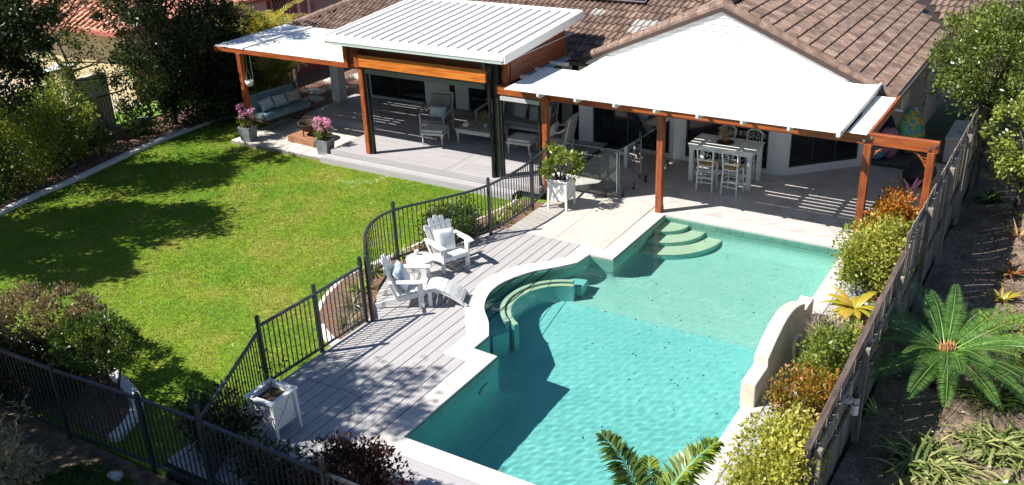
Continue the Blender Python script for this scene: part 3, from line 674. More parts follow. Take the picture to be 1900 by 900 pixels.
pb(B().add([(-4.29, .28, 3.2), (-4.25, .28, 3.2), (-4.25, 3.0, 3.2), (-4.29, 3.0, 3.2), (-4.29, 3.0, 3.42), (-4.25, 3.0, 3.42)], [(1, 2, 5), (0, 4, 3), (0, 1, 5, 4), (2, 3, 4, 5), (0, 3, 2, 1)]), 'clad_board', WOODD)
for k in range(4): pb(B().box(-9.4, -9.35, .1, 3.1, 2.62+k*.165, 2.78+k*.165), 'clad_board', WOODD)
pb(B().beam((-4.24, 2.97, 2.6), (-4.24, 2.97, 3.4), .03, .03), 'corner_strip', WOOD)
# posts: red one at the left, black one at the right with a downpipe
p_ = pb(B().beam((-8.87, .1, .12), (-8.87, .1, 2.6), .14, .14, (0, 1, 0)), 'post', WOOD, bevel=.006)
pb(B().beam((-8.75, .14, .12), (-8.75, .14, 2.55), .09, .11, (0, 1, 0)), 'screen_track', BLACK)
pb(B().beam((-4.62, .18, .12), (-4.62, .18, 3.2), .2, .2, (0, 1, 0)), 'post', BLACK, bevel=.006); o = pav.children[-1]; o['label'] = 'black post beside the downpipe'
dp = B().tube([(-4.74, -.24, 3.22), (-4.74, -.2, 3.05), (-4.73, .0, 2.85), (-4.73, .03, .14)], .052, 8)
for z in (2.2, 1.2): dp.box(-4.79, -4.67, -.03, .09, z, z+.03)
pb(dp, 'downpipe', BLACK)
pb(B().box(-8.7, -4.9, .02, .14, 2.42, 2.55), 'blind_box', mk('grey_blind_box', (.16, .17, .18), rough=.4)); pb(B().box(-4.45, -3.34, .04, .14, 2.2, 2.3), 'blind_box', mk('pale_blind_box', (.42, .42, .43), rough=.4))
pb(B().box(-4.46, -4.42, .04, .12, .12, 2.2).box(-3.38, -3.34, .04, .12, .12, 2.2), 'screen_track', BLACK)
# downlight glow put in as small white panels on the glass door
sg = thing('window_glow', 'small white panel standing in for downlight glow on the dark sliding glass door', 'sticker', (-12.1, 4.735, 1.62))
B().box(0, .16, -.006, 0, 0, .13).build('panel', WHITE, sg); B().box(.2, .23, -.006, 0, 0, .12).box(.2, .3, -.006, -.001, 0, .03).build('glow_stroke', WHITE, sg)
# ------------------------------------------------------------------ right pergola over the patio
pg = thing('pergola', 'red timber pergola with bright white roof beside the pool', 'pergola', (-.15, .1, 0))
def gb(bb, name, m, par=None, **k): return bb.build(name, m, par or pg, world=True, **k)
gb(B().beam((-4.57, .1, 2.455), (5.62, .1, 2.455), .12, .23), 'beam', WOODX, bevel=.006)
for (x, y, sx) in ((-3.2, .1, .14), (-.19, .1, .15), (4.3, .1, .15), (5.5, .1, .14)):
    po = gb(B().beam((x, y, 0 if x > -3 else -.05), (x, y, 2.34), sx, sx, (0, 1, 0)), 'post', WOOD, bevel=.006)
    sb = B().box(x-.085, x+.085, y+.05, y+.085, 0, .16); sb.v = [tuple(Vector(p)-wloc(po)) for p in sb.v]; sb.build('base_plate', STEEL, po)
gb(B().prism([(-.1, 0), (.22, 0), (0.06, .17)], -.08, .08, Matrix.Translation((-3.23, .02, 2.38)) @ Matrix.Rotation(R(90), 4, 'X')), 'beam_cap', WOOD)
for i in range(8):
    x = -3.05+i*.98
    bb = B().beam((x, -.42, 2.60), (x, 3.1, 2.66), .05, .11)
    bb.add([(x-.025, -.42, 2.545), (x+.025, -.42, 2.545), (x+.025, -.52, 2.60), (x-.025, -.52, 2.60), (x+.025, -.52, 2.65), (x-.025, -.52, 2.65), (x+.025, -.42, 2.655), (x-.025, -.42, 2.655)], [(0, 3, 2, 1), (3, 5, 4, 2), (5, 7, 6, 4), (0, 7, 5, 3), (1, 2, 4, 6)])
    gb(bb, 'rafter', WHITE)
# roof of long white slats, some set with a narrow gap so that strips of sun fall on the tiles
def rzp(y): return 2.668+(y+.45)*.02
row = 0; y = -.5
open_ = {(3, 6), (4, 6), (5, 6), (6, 6), (3, 5), (4, 5), (5, 5), (2, 4), (3, 7), (4, 7), (5, 7), (7, 7), (6, 7), (1, 3), (1, 4), (2, 5), (8, 2), (9, 2), (10, 2), (6, 3), (7, 3), (8, 3), (9, 1), (10, 1), (8, 1), (2, 6), (7, 6), (8, 6), (2, 7), (8, 7), (6, 5), (7, 5), (5, 4), (6, 4), (9, 3), (9, 4), (1, 5), (1, 6)}
while y < 3.05:
    for s in range(8):
        x0 = -4.0+s*.98 if s else -3.97; x1 = min(-4.0+(s+1)*.98, 3.82)
        gap = .05 if (row, s) in open_ else .003
        y1 = y+.2-gap
        bb = B().add([(x0, y, rzp(y)), (x1-.003, y, rzp(y)), (x1-.003, y1, rzp(y1)), (x0, y1, rzp(y1)), (x0, y, rzp(y)+.02), (x1-.003, y, rzp(y)+.02), (x1-.003, y1, rzp(y1)+.02), (x0, y1, rzp(y1)+.02)], [(3, 2, 1, 0), (4, 5, 6, 7), (0, 1, 5, 4), (1, 2, 6, 5), (2, 3, 7, 6), (3, 0, 4, 7)])
        if s == 0 and row > 9: continue
        gb(bb, 'roof_slat', POLY)
    y += .2; row += 1
gb(B().beam((3.84, -.52, 2.66), (3.84, 3.1, 2.74), .05, .1), 'roof_edge', WHITE)
# lower corrugated sheet at the right end
bb = B(); nn = 44
for i in range(nn+1):
    yy = -.08+i*2.75/nn
    for xx in (3.9, 4.28): bb.v.append((xx, yy, 2.575+.012*(i % 2)+(yy*.01)))
for i in range(nn): k = i*2; bb.f.append((k, k+1, k+3, k+2))
gb(bb, 'corrugated_sheet', POLY)
gb(B().beam((4.3, .1, 2.5), (4.3, 2.9, 2.5), .06, .18), 'side_beam', WOOD)
# glazed strip at the left end, in the pavilion's shade
for i in range(3):
    y0 = .75+i*.75
    gb(B().box(-4.22, -3.98, y0, y0+.6, 2.64, 2.66), 'glazing', mk('blue_glazing', (.22, .40, .50), rough=.2)); gb(B().box(-4.22, -3.7, y0-.12, y0-.03, 2.62, 2.70), 'batten', WHITE)
# fretwork brackets and bolts under the end of the beam
for (x, s) in ((4.38, 1), (5.42, -1)):
    bb = B().tube([(x, .1, 2.02), (x+s*.06, .1, 2.14), (x+s*.16, .1, 2.26), (x+s*.28, .1, 2.32)], .018, 6)
    for k in range(4): bb.tube([(x, .1, 2.08+k*.06), (x+s*(.05+k*.06), .1, 2.10+k*.06)], .01, 5)
    gb(bb, 'bracket', WOOD)
for (x, z) in ((4.22, 2.42), (4.36, 2.5), (5.44, 2.42), (5.56, 2.5)): gb(B().tube([(x, .03, z), (x, .015, z)], .03, 8), 'bolt', STEEL)
# ------------------------------------------------------------------ left pergola
lp = thing('pergola', 'red timber pergola with white roof over the hanging seat', 'pergola', (-13.53, .1, -.1))
def lb(bb, name, m, **k): return bb.build(name, m, lp, world=True, **k)
lb(B().beam((-14.45, .1, 2.565), (-8.95, .1, 2.565), .09, .14), 'beam', WOODX, bevel=.006)
lb(B().beam((-13.45, .1, -.15), (-13.45, .1, 2.5), .15, .15, (0, 1, 0)), 'post', WOOD, bevel=.006)
lb(B().beam((-14.42, .15, 2.565), (-14.42, 3.0, 2.565), .07, .12), 'side_beam', WOOD)
y = .05; 
while y < 2.95:
    for xa, xb in ((-14.42, -13.3), (-13.2, -11.4), (-11.397, -9.42)):
        gp = .03 if rnd.random() < .25 else .003
        lb(B().box(xa, xb, y, y+.2-gp, 2.64+y*.005, 2.652+y*.005), 'roof_slat', POLY)
    y += .2
lb(B().beam((-13.25, .03, 2.67), (-13.25, 3.0, 2.69), .09, .06), 'roof_edge', WHITE)
for x in (-14.2, -12.9, -11.7, -10.5): lb(B().beam((x, .15, 2.58), (x, 3.1, 2.6), .05, .1), 'rafter', WHITE)
# ------------------------------------------------------------------ furniture and loose things
def pillow_bm(w, h, t, n=10):
    b = B()
    for s in (1, -1):
        k0 = len(b.v)
        for j in range(n+1):
            for i in range(n+1):
                u, v = i/n*2-1, j/n*2-1; pin = 1-.07*(1-abs(u)**2)*(abs(v)**4) ; pin2 = 1-.07*(1-abs(v)**2)*(abs(u)**4)
                b.v.append((u*w/2*pin2, s*t/2*((1-u**4)*(1-v**4))**.5, v*h/2*pin))
        for j in range(n):
            for i in range(n):
                q = k0+j*(n+1)+i; f = (q, q+1, q+n+2, q+n+1); b.f.append(f if s < 0 else f[::-1])
    return b
def pillow(label, mat, loc, rot, w=.45, h=.45, t=.16, group=None):
    o = pillow_bm(w, h, t).build('cushion', mat, None, True); o.location = loc; o.rotation_euler = rot; return tag(o, label, 'cushion', group)
def pattern_mat(name, a, c, scale, kind='wave'):
    m = bpy.data.materials.new(name); m.use_nodes = True; n = m.node_tree.nodes; L = m.node_tree.links; p = n['Principled BSDF']; p.inputs['Roughness'].default_value = .9
    tc = n.new('ShaderNodeTexCoord'); w = n.new('ShaderNodeTexWave' if kind == 'wave' else 'ShaderNodeTexVoronoi')
    w.inputs['Scale'].default_value = scale
    if kind == 'wave': w.wave_type = 'RINGS'; w.rings_direction = 'Y'; w.inputs['Distortion'].default_value = 3.; w.inputs['Detail Scale'].default_value = 1.2
    L.new(tc.outputs['Object'], w.inputs['Vector']); cr = n.new('ShaderNodeValToRGB'); cr.color_ramp.interpolation = 'CONSTANT' if kind == 'wave' else 'LINEAR'; cr.color_ramp.elements[1].position = .5
    cr.color_ramp.elements[0].color = (*a, 1); cr.color_ramp.elements[1].color = (*c, 1); L.new(w.outputs[0], cr.inputs[0]); L.new(cr.outputs[0], p.inputs['Base Color']); return m
PATB = pattern_mat('blue_print', (.62, .65, .68), (.14, .22, .32), 7); PATG = pattern_mat('swirl_print', (.60, .58, .54), (.14, .13, .12), 8)
PATS = mk('sky_print', (.70, .73, .76), (.22, .36, .48), 4, .9, lo=.45, hi=.62)
def adirondack(label, loc, yaw):
    t = thing('garden_chair', label, 'chair', loc, yaw, 'white slatted garden chairs')
    for i in range(5):                                         # fanned back slats
        y = (i-2)*.105; yt = (i-2)*.135; top = 1.0-.035*(i-2)**2; k = (top-.24)/.76
        p, q = Vector((-.13, y, .24)), Vector((-.13-.34*k, yt, top)); d = (q-p)
        b = B().beam(p, p+d*.94, .092, .02, (1, 0, .4), .112); b.beam(p+d*.94, q, .112, .02, (1, 0, .4), .06); b.build('back_slat', WHITE, t)
    for z, x, w in ((.46, -.245, .58), (.75, -.375, .64)): B().box(x-.03, x, -w/2, w/2, z, z+.07).build('back_rail', WHITE, t)
    for i in range(6):
        x = .33-i*.09; z = .375-.022*i; B().box(x-.082, x, -.27, .27, z-.02, z).build('seat_slat', WHITE, t)
    B().box(.335, .355, -.28, .28, .27, .36).build('apron', WHITE, t)
    for s in (-1, 1):
        B().beam((.34, s*.265, .315), (-.62, s*.265, .05), .03, .1).build('stringer', WHITE, t)
        B().box(.22, .33, s*.30-.02, s*.30+.02, 0, .58).build('leg', WHITE, t)
        B().prism([(.42, s*.27), (.42, s*.40), (.2, s*.43), (-.3, s*.40), (-.36, s*.33), (-.2, s*.29)], .58, .605).build('arm', WHITE, t, bevel=.006)
        B().beam((.275, s*.34, .58), (.275, s*.34, .42), .09, .025, (0, 1, 0), .03).build('bracket', WHITE, t)
        B().beam((-.3, s*.35, .575), (-.2, s*.28, .22), .03, .05).build('arm_support', WHITE, t)
    return t
adirondack('white slatted garden chair with a plain white cushion, facing across the deck', (-2.98, -4.5, 0), R(-23))
adirondack('white slatted garden chair with a blue and white cushion, beside the footstool', (-2.74, -6.2, 0), R(30))
def at_yaw(o, yaw, p): c, s = math.cos(yaw), math.sin(yaw); return (o[0]+p[0]*c-p[1]*s, o[1]+p[0]*s+p[1]*c, o[2]+p[2])
pillow('plain white cushion on the garden chair nearer the house', WFAB, at_yaw((-2.98, -4.5, 0), R(-23), (-.1, .0, .54)), (R(-22), R(8), R(67)), .5, .5, .17)
pillow('blue and white cushion on the garden chair with the footstool', PATS, at_yaw((-2.74, -6.2, 0), R(30), (-.12, .02, .55)), (R(-24), R(-6), R(120)), .5, .5, .18)
fs = thing('footstool', 'white slatted sloping footstool in front of a garden chair', 'footstool', (-2.12, -5.86, 0), R(24))
cur = [(-.33, .33), (-.26, .375), (-.16, .385), (-.06, .37), (.04, .335), (.14, .285), (.24, .225), (.33, .16), (.4, .105)]
for (x0, z0), (x1, z1) in zip(cur, cur[1:]): B().beam((x0+.006, 0, z0), (x1-.006, 0, z1), .5, .018).build('slat', WHITE, fs)
for s in (-1, 1):
    bb = B()
    for (x0, z0), (x1, z1) in zip(cur, cur[1:]): bb.beam((x0, s*.22, z0-.045), (x1, s*.22, z1-.045), .025, .07)
    bb.beam((.38, s*.22, .08), (.47, s*.22, .02), .025, .06); bb.build('side_rail', WHITE, fs); B().box(-.28, -.2, s*.25-.012, s*.25+.012, 0, .33).build('leg', WHITE, fs)
st = thing('side_table', 'round white wicker side table between the two garden chairs', 'table', (-3.12, -5.3, 0))
B().lathe([(0, .44), (.27, .44), (.285, .455), (.285, .475), (.25, .47), (0, .468)], 28).build('table_top', WHITE, st)
bb = B().lathe([(.24, .0), (.24, .03)], 24).lathe([(.27, .36), (.27, .44)], 24); bb.build('rim', WHITE, st)
for k in range(28):
    a = k*2*math.pi/28; bb = B().tube([(.265*math.cos(a), .265*math.sin(a), .38), (.17*math.cos(a+.2), .17*math.sin(a+.2), .2), (.235*math.cos(a+.45), .235*math.sin(a+.45), .02)], .008, 5); bb.build('cane', WHITE, st)
cp = thing('cup', 'small cream cup standing on the round wicker table', 'cup', (-3.27, -5.2, .47)); B().lathe([(0, 0), (.035, 0), (.05, .1), (.045, .1), (.03, .012), (0, .012)], 16).build('body', LINEN, cp, True); B().tube([(.045, 0, .08), (.075, 0, .06), (.04, 0, .03)], .007, 6).build('handle', LINEN, cp)
# planters with a crossed frame on each side
def planter(label, loc, yaw, w=.5, h=.68):
    t = thing('planter_box', label, 'planter', loc, yaw, 'white crossed planter boxes')
    for sx in (-1, 1):
        for sy in (-1, 1): B().beam((sx*(w/2-.01), sy*(w/2-.01), 0), (sx*(w/2-.035), sy*(w/2-.035), h-.02), .045, .045, (0, 1, 0), .065, .065).build('leg', WHITE, t)
    B().box(-w/2+.05, w/2-.05, -w/2+.05, w/2-.05, h*.33, h*.36).build('base', WHITE, t)
    for a in range(4):
        M = Matrix.Rotation(a*math.pi/2, 4, 'Z'); ke = -.02 if a % 2 == 0 else .06; b = B().box(-w/2+.06, w/2-.06, -w/2+.04, -w/2+.055, h*.33, h-.03, M); b.build('panel', WHITE, t)
        b = B()
        for s in (-1, 1):
            p, q = M @ Vector((s*(-w/2+.07), -w/2+.03, h*.36)), M @ Vector((s*(w/2-.07), -w/2+.03, h-.05)); b.beam(p, q, .03, .012, M @ Vector((0, 1, 0)))
        b.build('cross', WHITE, t); B().box(-w/2+ke, w/2-ke, -w/2-.02, -w/2+.06, h-.03, h, M).build('rim', WHITE, t)
        B().box(-w/2+.06, w/2-.06, -w/2+.025, -w/2+.06, h*.31, h*.36, M).build('rail', WHITE, t)
    B().box(-w/2+.057, w/2-.057, -w/2+.057, w/2-.057, h*.4, h-.1).build('soil', DARKSOIL, t)
    return t
planter('white crossed planter box holding a leafy shrub, beside the glass fence', (-2.4, -.62, 0), R(4), .5, .74)
planter('white crossed planter box with bare soil on the shaded deck corner', (-1.98, -10.66, 0), R(2), .54, .74)
# dining set
dt = thing('dining_table', 'tall white slatted dining table under the pergola', 'table', (.45, 2.7, 0))
for i in range(7): B().box(-.83, .83, -.45+i*.13, -.45+i*.13+.124, .95, .985).build('slat', WHITE, dt)
B().box(-.8, .8, -.44, .44, .85, .949).build('apron', WHITE, dt)
for sx in (-1, 1):
    for sy in (-1, 1): B().box(sx*.74-.055, sx*.74+.055, sy*.38-.055, sy*.38+.055, 0, .85).build('leg', WHITE, dt, bevel=.006)
B().box(-.7, .7, -.03, .03, .16, .24).box(-.745, -.735, -.33, .33, .16, .22).build('stretcher', WHITE, dt)
OCH = mk('ochre_cushion', (.32, .19, .05), (.45, .30, .10), 8, .9)
def bar_chair(label, loc, yaw):
    t = thing('bar_chair', label, 'chair', loc, yaw, 'tall white chairs round the dining table')      # faces local +Y
    B().box(-.2, .2, -.2, .2, .63, .66).build('seat', WHITE, t, bevel=.01); B().box(-.18, .18, -.18, .18, .662, .70).build('seat_pad', OCH, t, bevel=.015)
    for sx in (-1, 1):
        B().beam((sx*.2, .2, 0), (sx*.18, .18, .63), .032, .032, (0, 1, 0)).build('leg', WHITE, t)
        B().beam((sx*.2, -.22, 0), (sx*.18, -.18, .63), .032, .032, (0, 1, 0)).build('leg', WHITE, t); B().beam((sx*.18, -.18, .66), (sx*.2, -.25, 1.1), .03, .03, (0, 1, 0)).build('back_post', WHITE, t)
    B().tube([(-.2, -.25, 1.08), (-.1, -.26, 1.14), (0, -.262, 1.155), (.1, -.26, 1.14), (.2, -.25, 1.08)], .024, 6).build('top_rail', WHITE, t)
    B().beam((-.19, -.205, .8), (.19, -.205, .8), .02, .03).build('lower_rail', WHITE, t)
    for sx in (-1, 1):
        B().tube([(sx*.02, -.21, .81), (sx*.13, -.225, .86), (sx*.13, -.235, .95), (sx*.03, -.24, .95), (sx*.05, -.235, .9)], .009, 5).build('scroll', WHITE, t)
        B().tube([(sx*.02, -.24, 1.1), (sx*.1, -.25, 1.04), (sx*.02, -.24, .97)], .009, 5).build('scroll', WHITE, t)
    for z in (.22, .34):
        B().beam((-.19, .19, z), (.19, .19, z), .022, .022).build('stretcher', WHITE, t); B().beam((-.19, -.2, z), (.19, -.2, z), .022, .022).build('stretcher', WHITE, t)
        for sx in (-1, 1): B().beam((sx*.19, -.2, z+.04), (sx*.19, .19, z+.04), .022, .022).build('stretcher', WHITE, t)
bar_chair('tall scroll backed white chair on the pool side of the table, nearer the glass fence', (.26, 1.98, 0), R(3))
bar_chair('tall white chair with scrolled back on the pool side of the table, nearer the fence', (.92, 1.95, 0), R(-4))
bar_chair('tall white chair at the window side of the table, behind the dried flowers', (.2, 3.3, 0), R(180))
bar_chair('tall white chair at the window side of the table, at its far right', (.9, 3.25, 0), R(176))
tr_ = thing('tray', 'dark round tray in the middle of the white dining table', 'tray', (.42, 2.72, .986)); B().lathe([(0, 0), (.2, 0), (.22, .015), (.2, .018), (0, .01)], 24).build('dish', RUST, tr_)
vs = thing('dried_flower_pot', 'basket of dried brown flowers on the dining table', 'plant pot', (.42, 2.72, 1.0)); B().lathe([(0, 0), (.06, 0), (.085, .1), (.075, .16), (.065, .16), (.06, .1), (0, .1)], 16).build('pot', BLOCK, vs, True)
fv, ff, ft = foliage(rng, (0, 0, .27), (.14, .14, .12), 900, .05, 14, .35, .35)
foliage_obj('flower_head', leafmat('dried_flower', [(.25, .15, .06), (.45, .32, .15), (.62, .5, .3)], .9, .1), vs, [(fv, ff, ft)], (0, 0, 0))
# ---- glass pool fence
gm = bpy.data.materials.new('clear_glass'); gm.use_nodes = True; N = gm.node_tree.nodes; L = gm.node_tree.links; N.remove(N['Principled BSDF'])
tb = N.new('ShaderNodeBsdfTransparent'); tb.inputs[0].default_value = (.90, .95, .94, 1); gg = N.new('ShaderNodeBsdfGlossy'); gg.inputs['Roughness'].default_value = .01; lw = N.new('ShaderNodeFresnel'); lw.inputs[0].default_value = 1.5
mx = N.new('ShaderNodeMixShader'); L.new(lw.outputs[0], mx.inputs[0]); L.new(tb.outputs[0], mx.inputs[1]); L.new(gg.outputs[0], mx.inputs[2]); L.new(mx.outputs[0], N['Material Output'].inputs['Surface'])
EDGE = mk('glass_edge', (.36, .50, .48), rough=.2)
gf = thing('glass_fence', 'clear frameless glass pool fence on black spigots beside the planter', 'glass fence', (-1.4, .36, 0))
def pane(p, q, z0=.06, z1=1.24):
    o = B().beam((*p, (z0+z1)/2), (*q, (z0+z1)/2), .012, z1-z0).build('panel', gm, gf, world=True)
    e = B().beam((*p, z1+.003), (*q, z1+.003), .013, .006).beam((*p, z0), (*p, z1), .014, .006, (0, 1, 0)).beam((*q, z0), (*q, z1), .014, .006, (0, 1, 0)); e.v = [tuple(Vector(v)-wloc(o)) for v in e.v]; e.build('edge', EDGE, o)
def spigot(x, y):
    o = B().lathe([(.045, 0), (.045, .015), (.026, .02), (.026, .15), (.022, .16), (0, .16)], 12, (x, y, 0)).build('spigot', SPIG, gf, world=True)
pane((-3.05, .33), (-1.42, .38)); pane((-1.38, .42), (-1.3, 1.42)); pane((-1.29, 1.47), (-1.22, 3.35))
for s in ((-1.72, .37), (-2.7, .34), (-1.37, .62), (-1.33, 1.15), (-1.27, 1.75), (-1.23, 3.05)): spigot(*s)
gl_ = B().tube([(-1.3, 1.43, .25), (-1.3, 1.43, 1.3)], .012, 8).tube([(-1.3, 1.43, 1.22), (-1.3, 1.43, 1.42)], .03, 8).tube([(-1.3, 1.43, .2), (-1.3, 1.43, .32)], .028, 8); gl_.build('gate_latch', SPIG, gf, world=True)
# ---- lounge on the rear deck (all on the boards at z = .12)
def arm_lounge(label, loc, yaw, w=.72, name='armchair', cat='armchair', d=.72, back=1.08, slats=False):
    t = thing(name, label, cat, loc, yaw)                    # faces local -Y
    h = w/2
    for sx in (-1, 1):
        B().beam((sx*(h-.03), -d/2, 0), (sx*(h-.03), -d/2, .62), .05, .05, (0, 1, 0), .04, .04).build('leg', WASHW, t); B().beam((sx*(h-.03), d/2-.05, 0), (sx*(h-.03), d/2-.02, .36), .05, .05, (0, 1, 0)).build('leg', WASHW, t)
        B().tube([(sx*(h-.02), -d/2-.02, .62), (sx*(h+.01), -d/4, .65), (sx*h, d/4, .68), (sx*(h-.05), d/2, .78)], .032, 6).build('arm', WASHW, t)
        B().beam((sx*(h-.04), d/2-.04, .34), (sx*(h-.06), d/2+.12, back), .045, .05, (0, 1, 0)).build('back_post', WASHW, t)
    B().box(-h+.03, h-.03, -d/2, d/2-.03, .28, .36).build('seat_frame', WASHW, t); B().box(-h+.06, h-.06, -d/2-.01, d/2-.06, .362, .48).build('seat_cushion', GREYF, t, bevel=.03, seg=2)
    n = max(1, round(w/.75))
    for k in range(n):
        a = -h+.08+k*(w-.16)/n; c = a+(w-.16)/n-.01
        b = B(); b.add([(a, d/2-.16, .46), (c, d/2-.16, .46), (c, d/2-.02, .46), (a, d/2-.02, .46), (a, d/2, back-.02), (c, d/2, back-.02), (c, d/2+.12, back-.02), (a, d/2+.12, back-.02)], [(3, 2, 1, 0), (4, 5, 6, 7), (0, 1, 5, 4), (1, 2, 6, 5), (2, 3, 7, 6), (3, 0, 4, 7)]); b.build('back_cushion', GREYF, t, bevel=.03, seg=2)
    B().beam((-h+.05, d/2+.12, back), (h-.05, d/2+.12, back), .05, .05).build('top_rail', WASHW, t)
    for k in range(int(w/.09)):
        x = -h+.09+k*.09; B().beam((x, d/2+.0, .4), (x, d/2+.135, back-.02), .05, .012, (0, 1, 0)).build('back_slat', WASHW, t)
    return t
arm_lounge('grey cushioned armchair with a pale bolster pillow, behind a matching footstool', (-8.2, 2.42, .12), R(12), .8)
pillow('pale oblong cushion on the grey armchair', mk('pale_blue_cushion', (.50, .55, .58), (.58, .62, .64), 8, .9), (-8.16, 2.42, .75), (R(-16), 0, R(12)), .55, .34, .17)
def ottoman(label, loc, yaw, w=.68, d=.6):
    t = thing('footstool', label, 'footstool', loc, yaw)
    B().box(-w/2, w/2, -d/2, d/2, .3, .37).build('frame', WASHW, t, bevel=.008); B().box(-w/2+.02, w/2-.02, -d/2+.02, d/2-.02, .372, .46).build('seat_cushion', LINEN, t, bevel=.03, seg=2)
    for sx in (-1, 1):
        for sy in (-1, 1): B().lathe([(.016, 0), (.026, .1), (.02, .16), (.034, .22), (.034, .3)], 10, (sx*(w/2-.05), sy*(d/2-.05), 0)).build('leg', WASHW, t)
ottoman('pale cushioned footstool catching a patch of sun, before the grey armchair', (-7.72, 1.66, .12), R(14))
ottoman('pale cushioned footstool beside the black post', (-5.05, 2.02, .12), R(5), .72, .6)
ct = thing('coffee_table', 'low whitewashed coffee table between the sofa and the armchair', 'table', (-6.55, 2.3, .12), R(2))
B().box(-.68, .68, -.4, .4, .4, .43).build('table_top', mk('grey_table_top', (.34, .31, .28), (.42, .39, .35), 8, .6), ct); B().box(-.65, .65, -.37, .37, .3, .399).build('apron', WASHW, ct)
for sx in (-1, 1):
    for sy in (-1, 1): B().lathe([(.018, 0), (.03, .08), (.022, .12), (.036, .2), (.036, .3)], 10, (sx*.61, sy*.33, 0)).build('leg', WASHW, ct)
bw = thing('vase', 'round white lidded vase on the coffee table', 'vase', (-6.95, 2.12, .55)); B().lathe([(0, 0), (.06, 0), (.11, .05), (.11, .1), (.06, .15), (.03, .155), (.012, .17), (.02, .21), (0, .225)], 18).build('body', WASHW, bw, True)
pv2 = thing('potted_plant', 'small potted plant with spiky leaves on the coffee table', 'plant', (-6.45, 2.35, .55)); B().lathe([(0, 0), (.06, 0), (.07, .12), (.06, .12), (.055, .1), (0, .1)], 14).build('pot', WHITE, pv2, True)
fv, ff, ft = foliage(rng, (0, 0, .24), (.13, .13, .12), 160, .16, 10, .3, .25); foliage_obj('leaf_tuft', leafmat('vase_leaf', [(.10, .12, .04), (.30, .24, .12), (.42, .36, .22)], .7, .2), pv2, [(fv, ff, ft)], (0, 0, 0))
arm_lounge('long grey cushioned sofa with patterned pillows against the back of the deck', (-6.05, 3.35, .12), R(0), 2.3, 'sofa', 'sofa', .8, .98)
pillow('white pillow at the left end of the grey sofa', WFAB, (-6.75, 3.42, .82), (R(-18), 0, R(10)), .5, .5, .16)
pillow('swirl patterned pillow behind the black post on the grey sofa', PATG, (-5.95, 3.42, .8), (R(-18), R(4), R(-6)), .45, .45, .15)
pillow('swirl patterned pillow on the right half of the grey sofa', PATG, (-5.42, 3.38, .79), (R(-20), R(-10), R(-4)), .45, .45, .15)
pillow('light blue pillow at the right end of the grey sofa', mk('ice_blue_cushion', (.52, .58, .63), (.58, .64, .68), 8, .9), (-5.1, 3.36, .8), (R(-20), R(-14), R(-16)), .48, .48, .15)
arm_lounge('slatted whitewashed armchair seen from its side behind the red post', (-4.15, 2.45, .12), R(-82), .7, d=.62, back=1.05)
pillow('white pillow on the armchair behind the red post', WFAB, (-4.3, 2.45, .74), (R(-16), 0, R(-80)), .42, .38, .15)
# ---- hanging seat, fire pit, flower pots on the paver patio
sw = thing('swing_bench', 'teal cushioned hanging bench seat under the left pergola', 'swing seat', (-13.5, 1.5, .25), R(-82))      # faces local -Y... towards +X
M = Matrix.Rotation(R(172), 4, 'Z')
B().box(-.9, .9, -.38, .34, .06, .22).build('seat_cushion', TEAL, sw, bevel=.05, seg=3)
b = B(); b.add([(-.9, .22, .2), (.9, .22, .2), (.9, .36, .2), (-.9, .36, .2), (-.88, .42, .74), (.88, .42, .74), (.88, .54, .72), (-.88, .54, .72)], [(3, 2, 1, 0), (4, 5, 6, 7), (0, 1, 5, 4), (1, 2, 6, 5), (2, 3, 7, 6), (3, 0, 4, 7)]); b.build('back_cushion', TEAL, sw, bevel=.05, seg=3)
B().box(-.92, .92, -.36, .36, 0, .055).build('frame', RUST, sw)
for sx in (-1, 1):
    for y, z in ((-.34, .06), (.45, .6)): B().tube([(sx*.9, y, z), (sx*.86, .03, 1.15)], .012, 6).build('rope', BLACK, sw)
    B().tube([(sx*.86, .03, 1.15), (sx*.86, .03, 2.28)], .01, 6).build('chain', STEEL, sw)
def sp(p): return at_yaw((-13.5, 1.5, .25), R(-82)+math.pi, p) if False else at_yaw((-13.5, 1.5, .25), R(-82), p)
sw.rotation_euler = (0, 0, R(82))
def sp(p): return at_yaw((-13.5, 1.5, .25), R(82), p)
for i, (x, lab, m) in enumerate(((-.45, 'blue patterned pillow at the near end of the hanging seat', PATB), (.08, 'blue patterned pillow in the middle of the hanging seat', PATB), (.6, 'pale patterned pillow at the far end of the hanging seat', PATG))):
    pillow(lab, m, sp((x, .12, .42)), (R(-26), R(6*(i-1)), R(82)), .52, .38, .16)
fb = thing('timber_plinth', 'square timber plinth on the paver patio carrying the fire pit', 'plinth', (-11.62, .68, -.09), R(-4))
for k in range(4): B().box(-.56, .56, -.4+k*.2, -.4+k*.2+.196, 0, .19).build('sleeper', BLOCK, fb, bevel=.006)
fp = thing('fire_pit', 'black iron fire bowl on short legs with a wire basket', 'fire pit', (-11.62, .72, .1))
B().lathe([(0, .12), (.2, .13), (.32, .22), (.35, .36), (.37, .365), (.37, .375), (.33, .37), (.3, .24), (.18, .16), (0, .15)], 24).build('bowl', RUST, fp, True)
for k in range(3): a = k*2.094+.4; B().beam((.28*math.cos(a), .28*math.sin(a), 0), (.27*math.cos(a), .27*math.sin(a), .24), .03, .03, (0, 1, 0)).build('leg', RUST, fp)
for k in range(3): a = k*1.05; B().tube([(.35*math.cos(a), .35*math.sin(a), .37), (.26*math.cos(a), .26*math.sin(a), .5), (0, 0, .56), (-.26*math.cos(a), -.26*math.sin(a), .5), (-.35*math.cos(a), -.35*math.sin(a), .37)], .008, 5).build('hoop', RUST, fp)
PINK = leafmat('pink_petal', [(.50, .16, .32), (.66, .30, .46), (.80, .50, .62)], .6, .3); PLEAF = leafmat('pot_leaf', [(.04, .07, .012), (.10, .16, .02), (.22, .26, .05)], .5, .3)
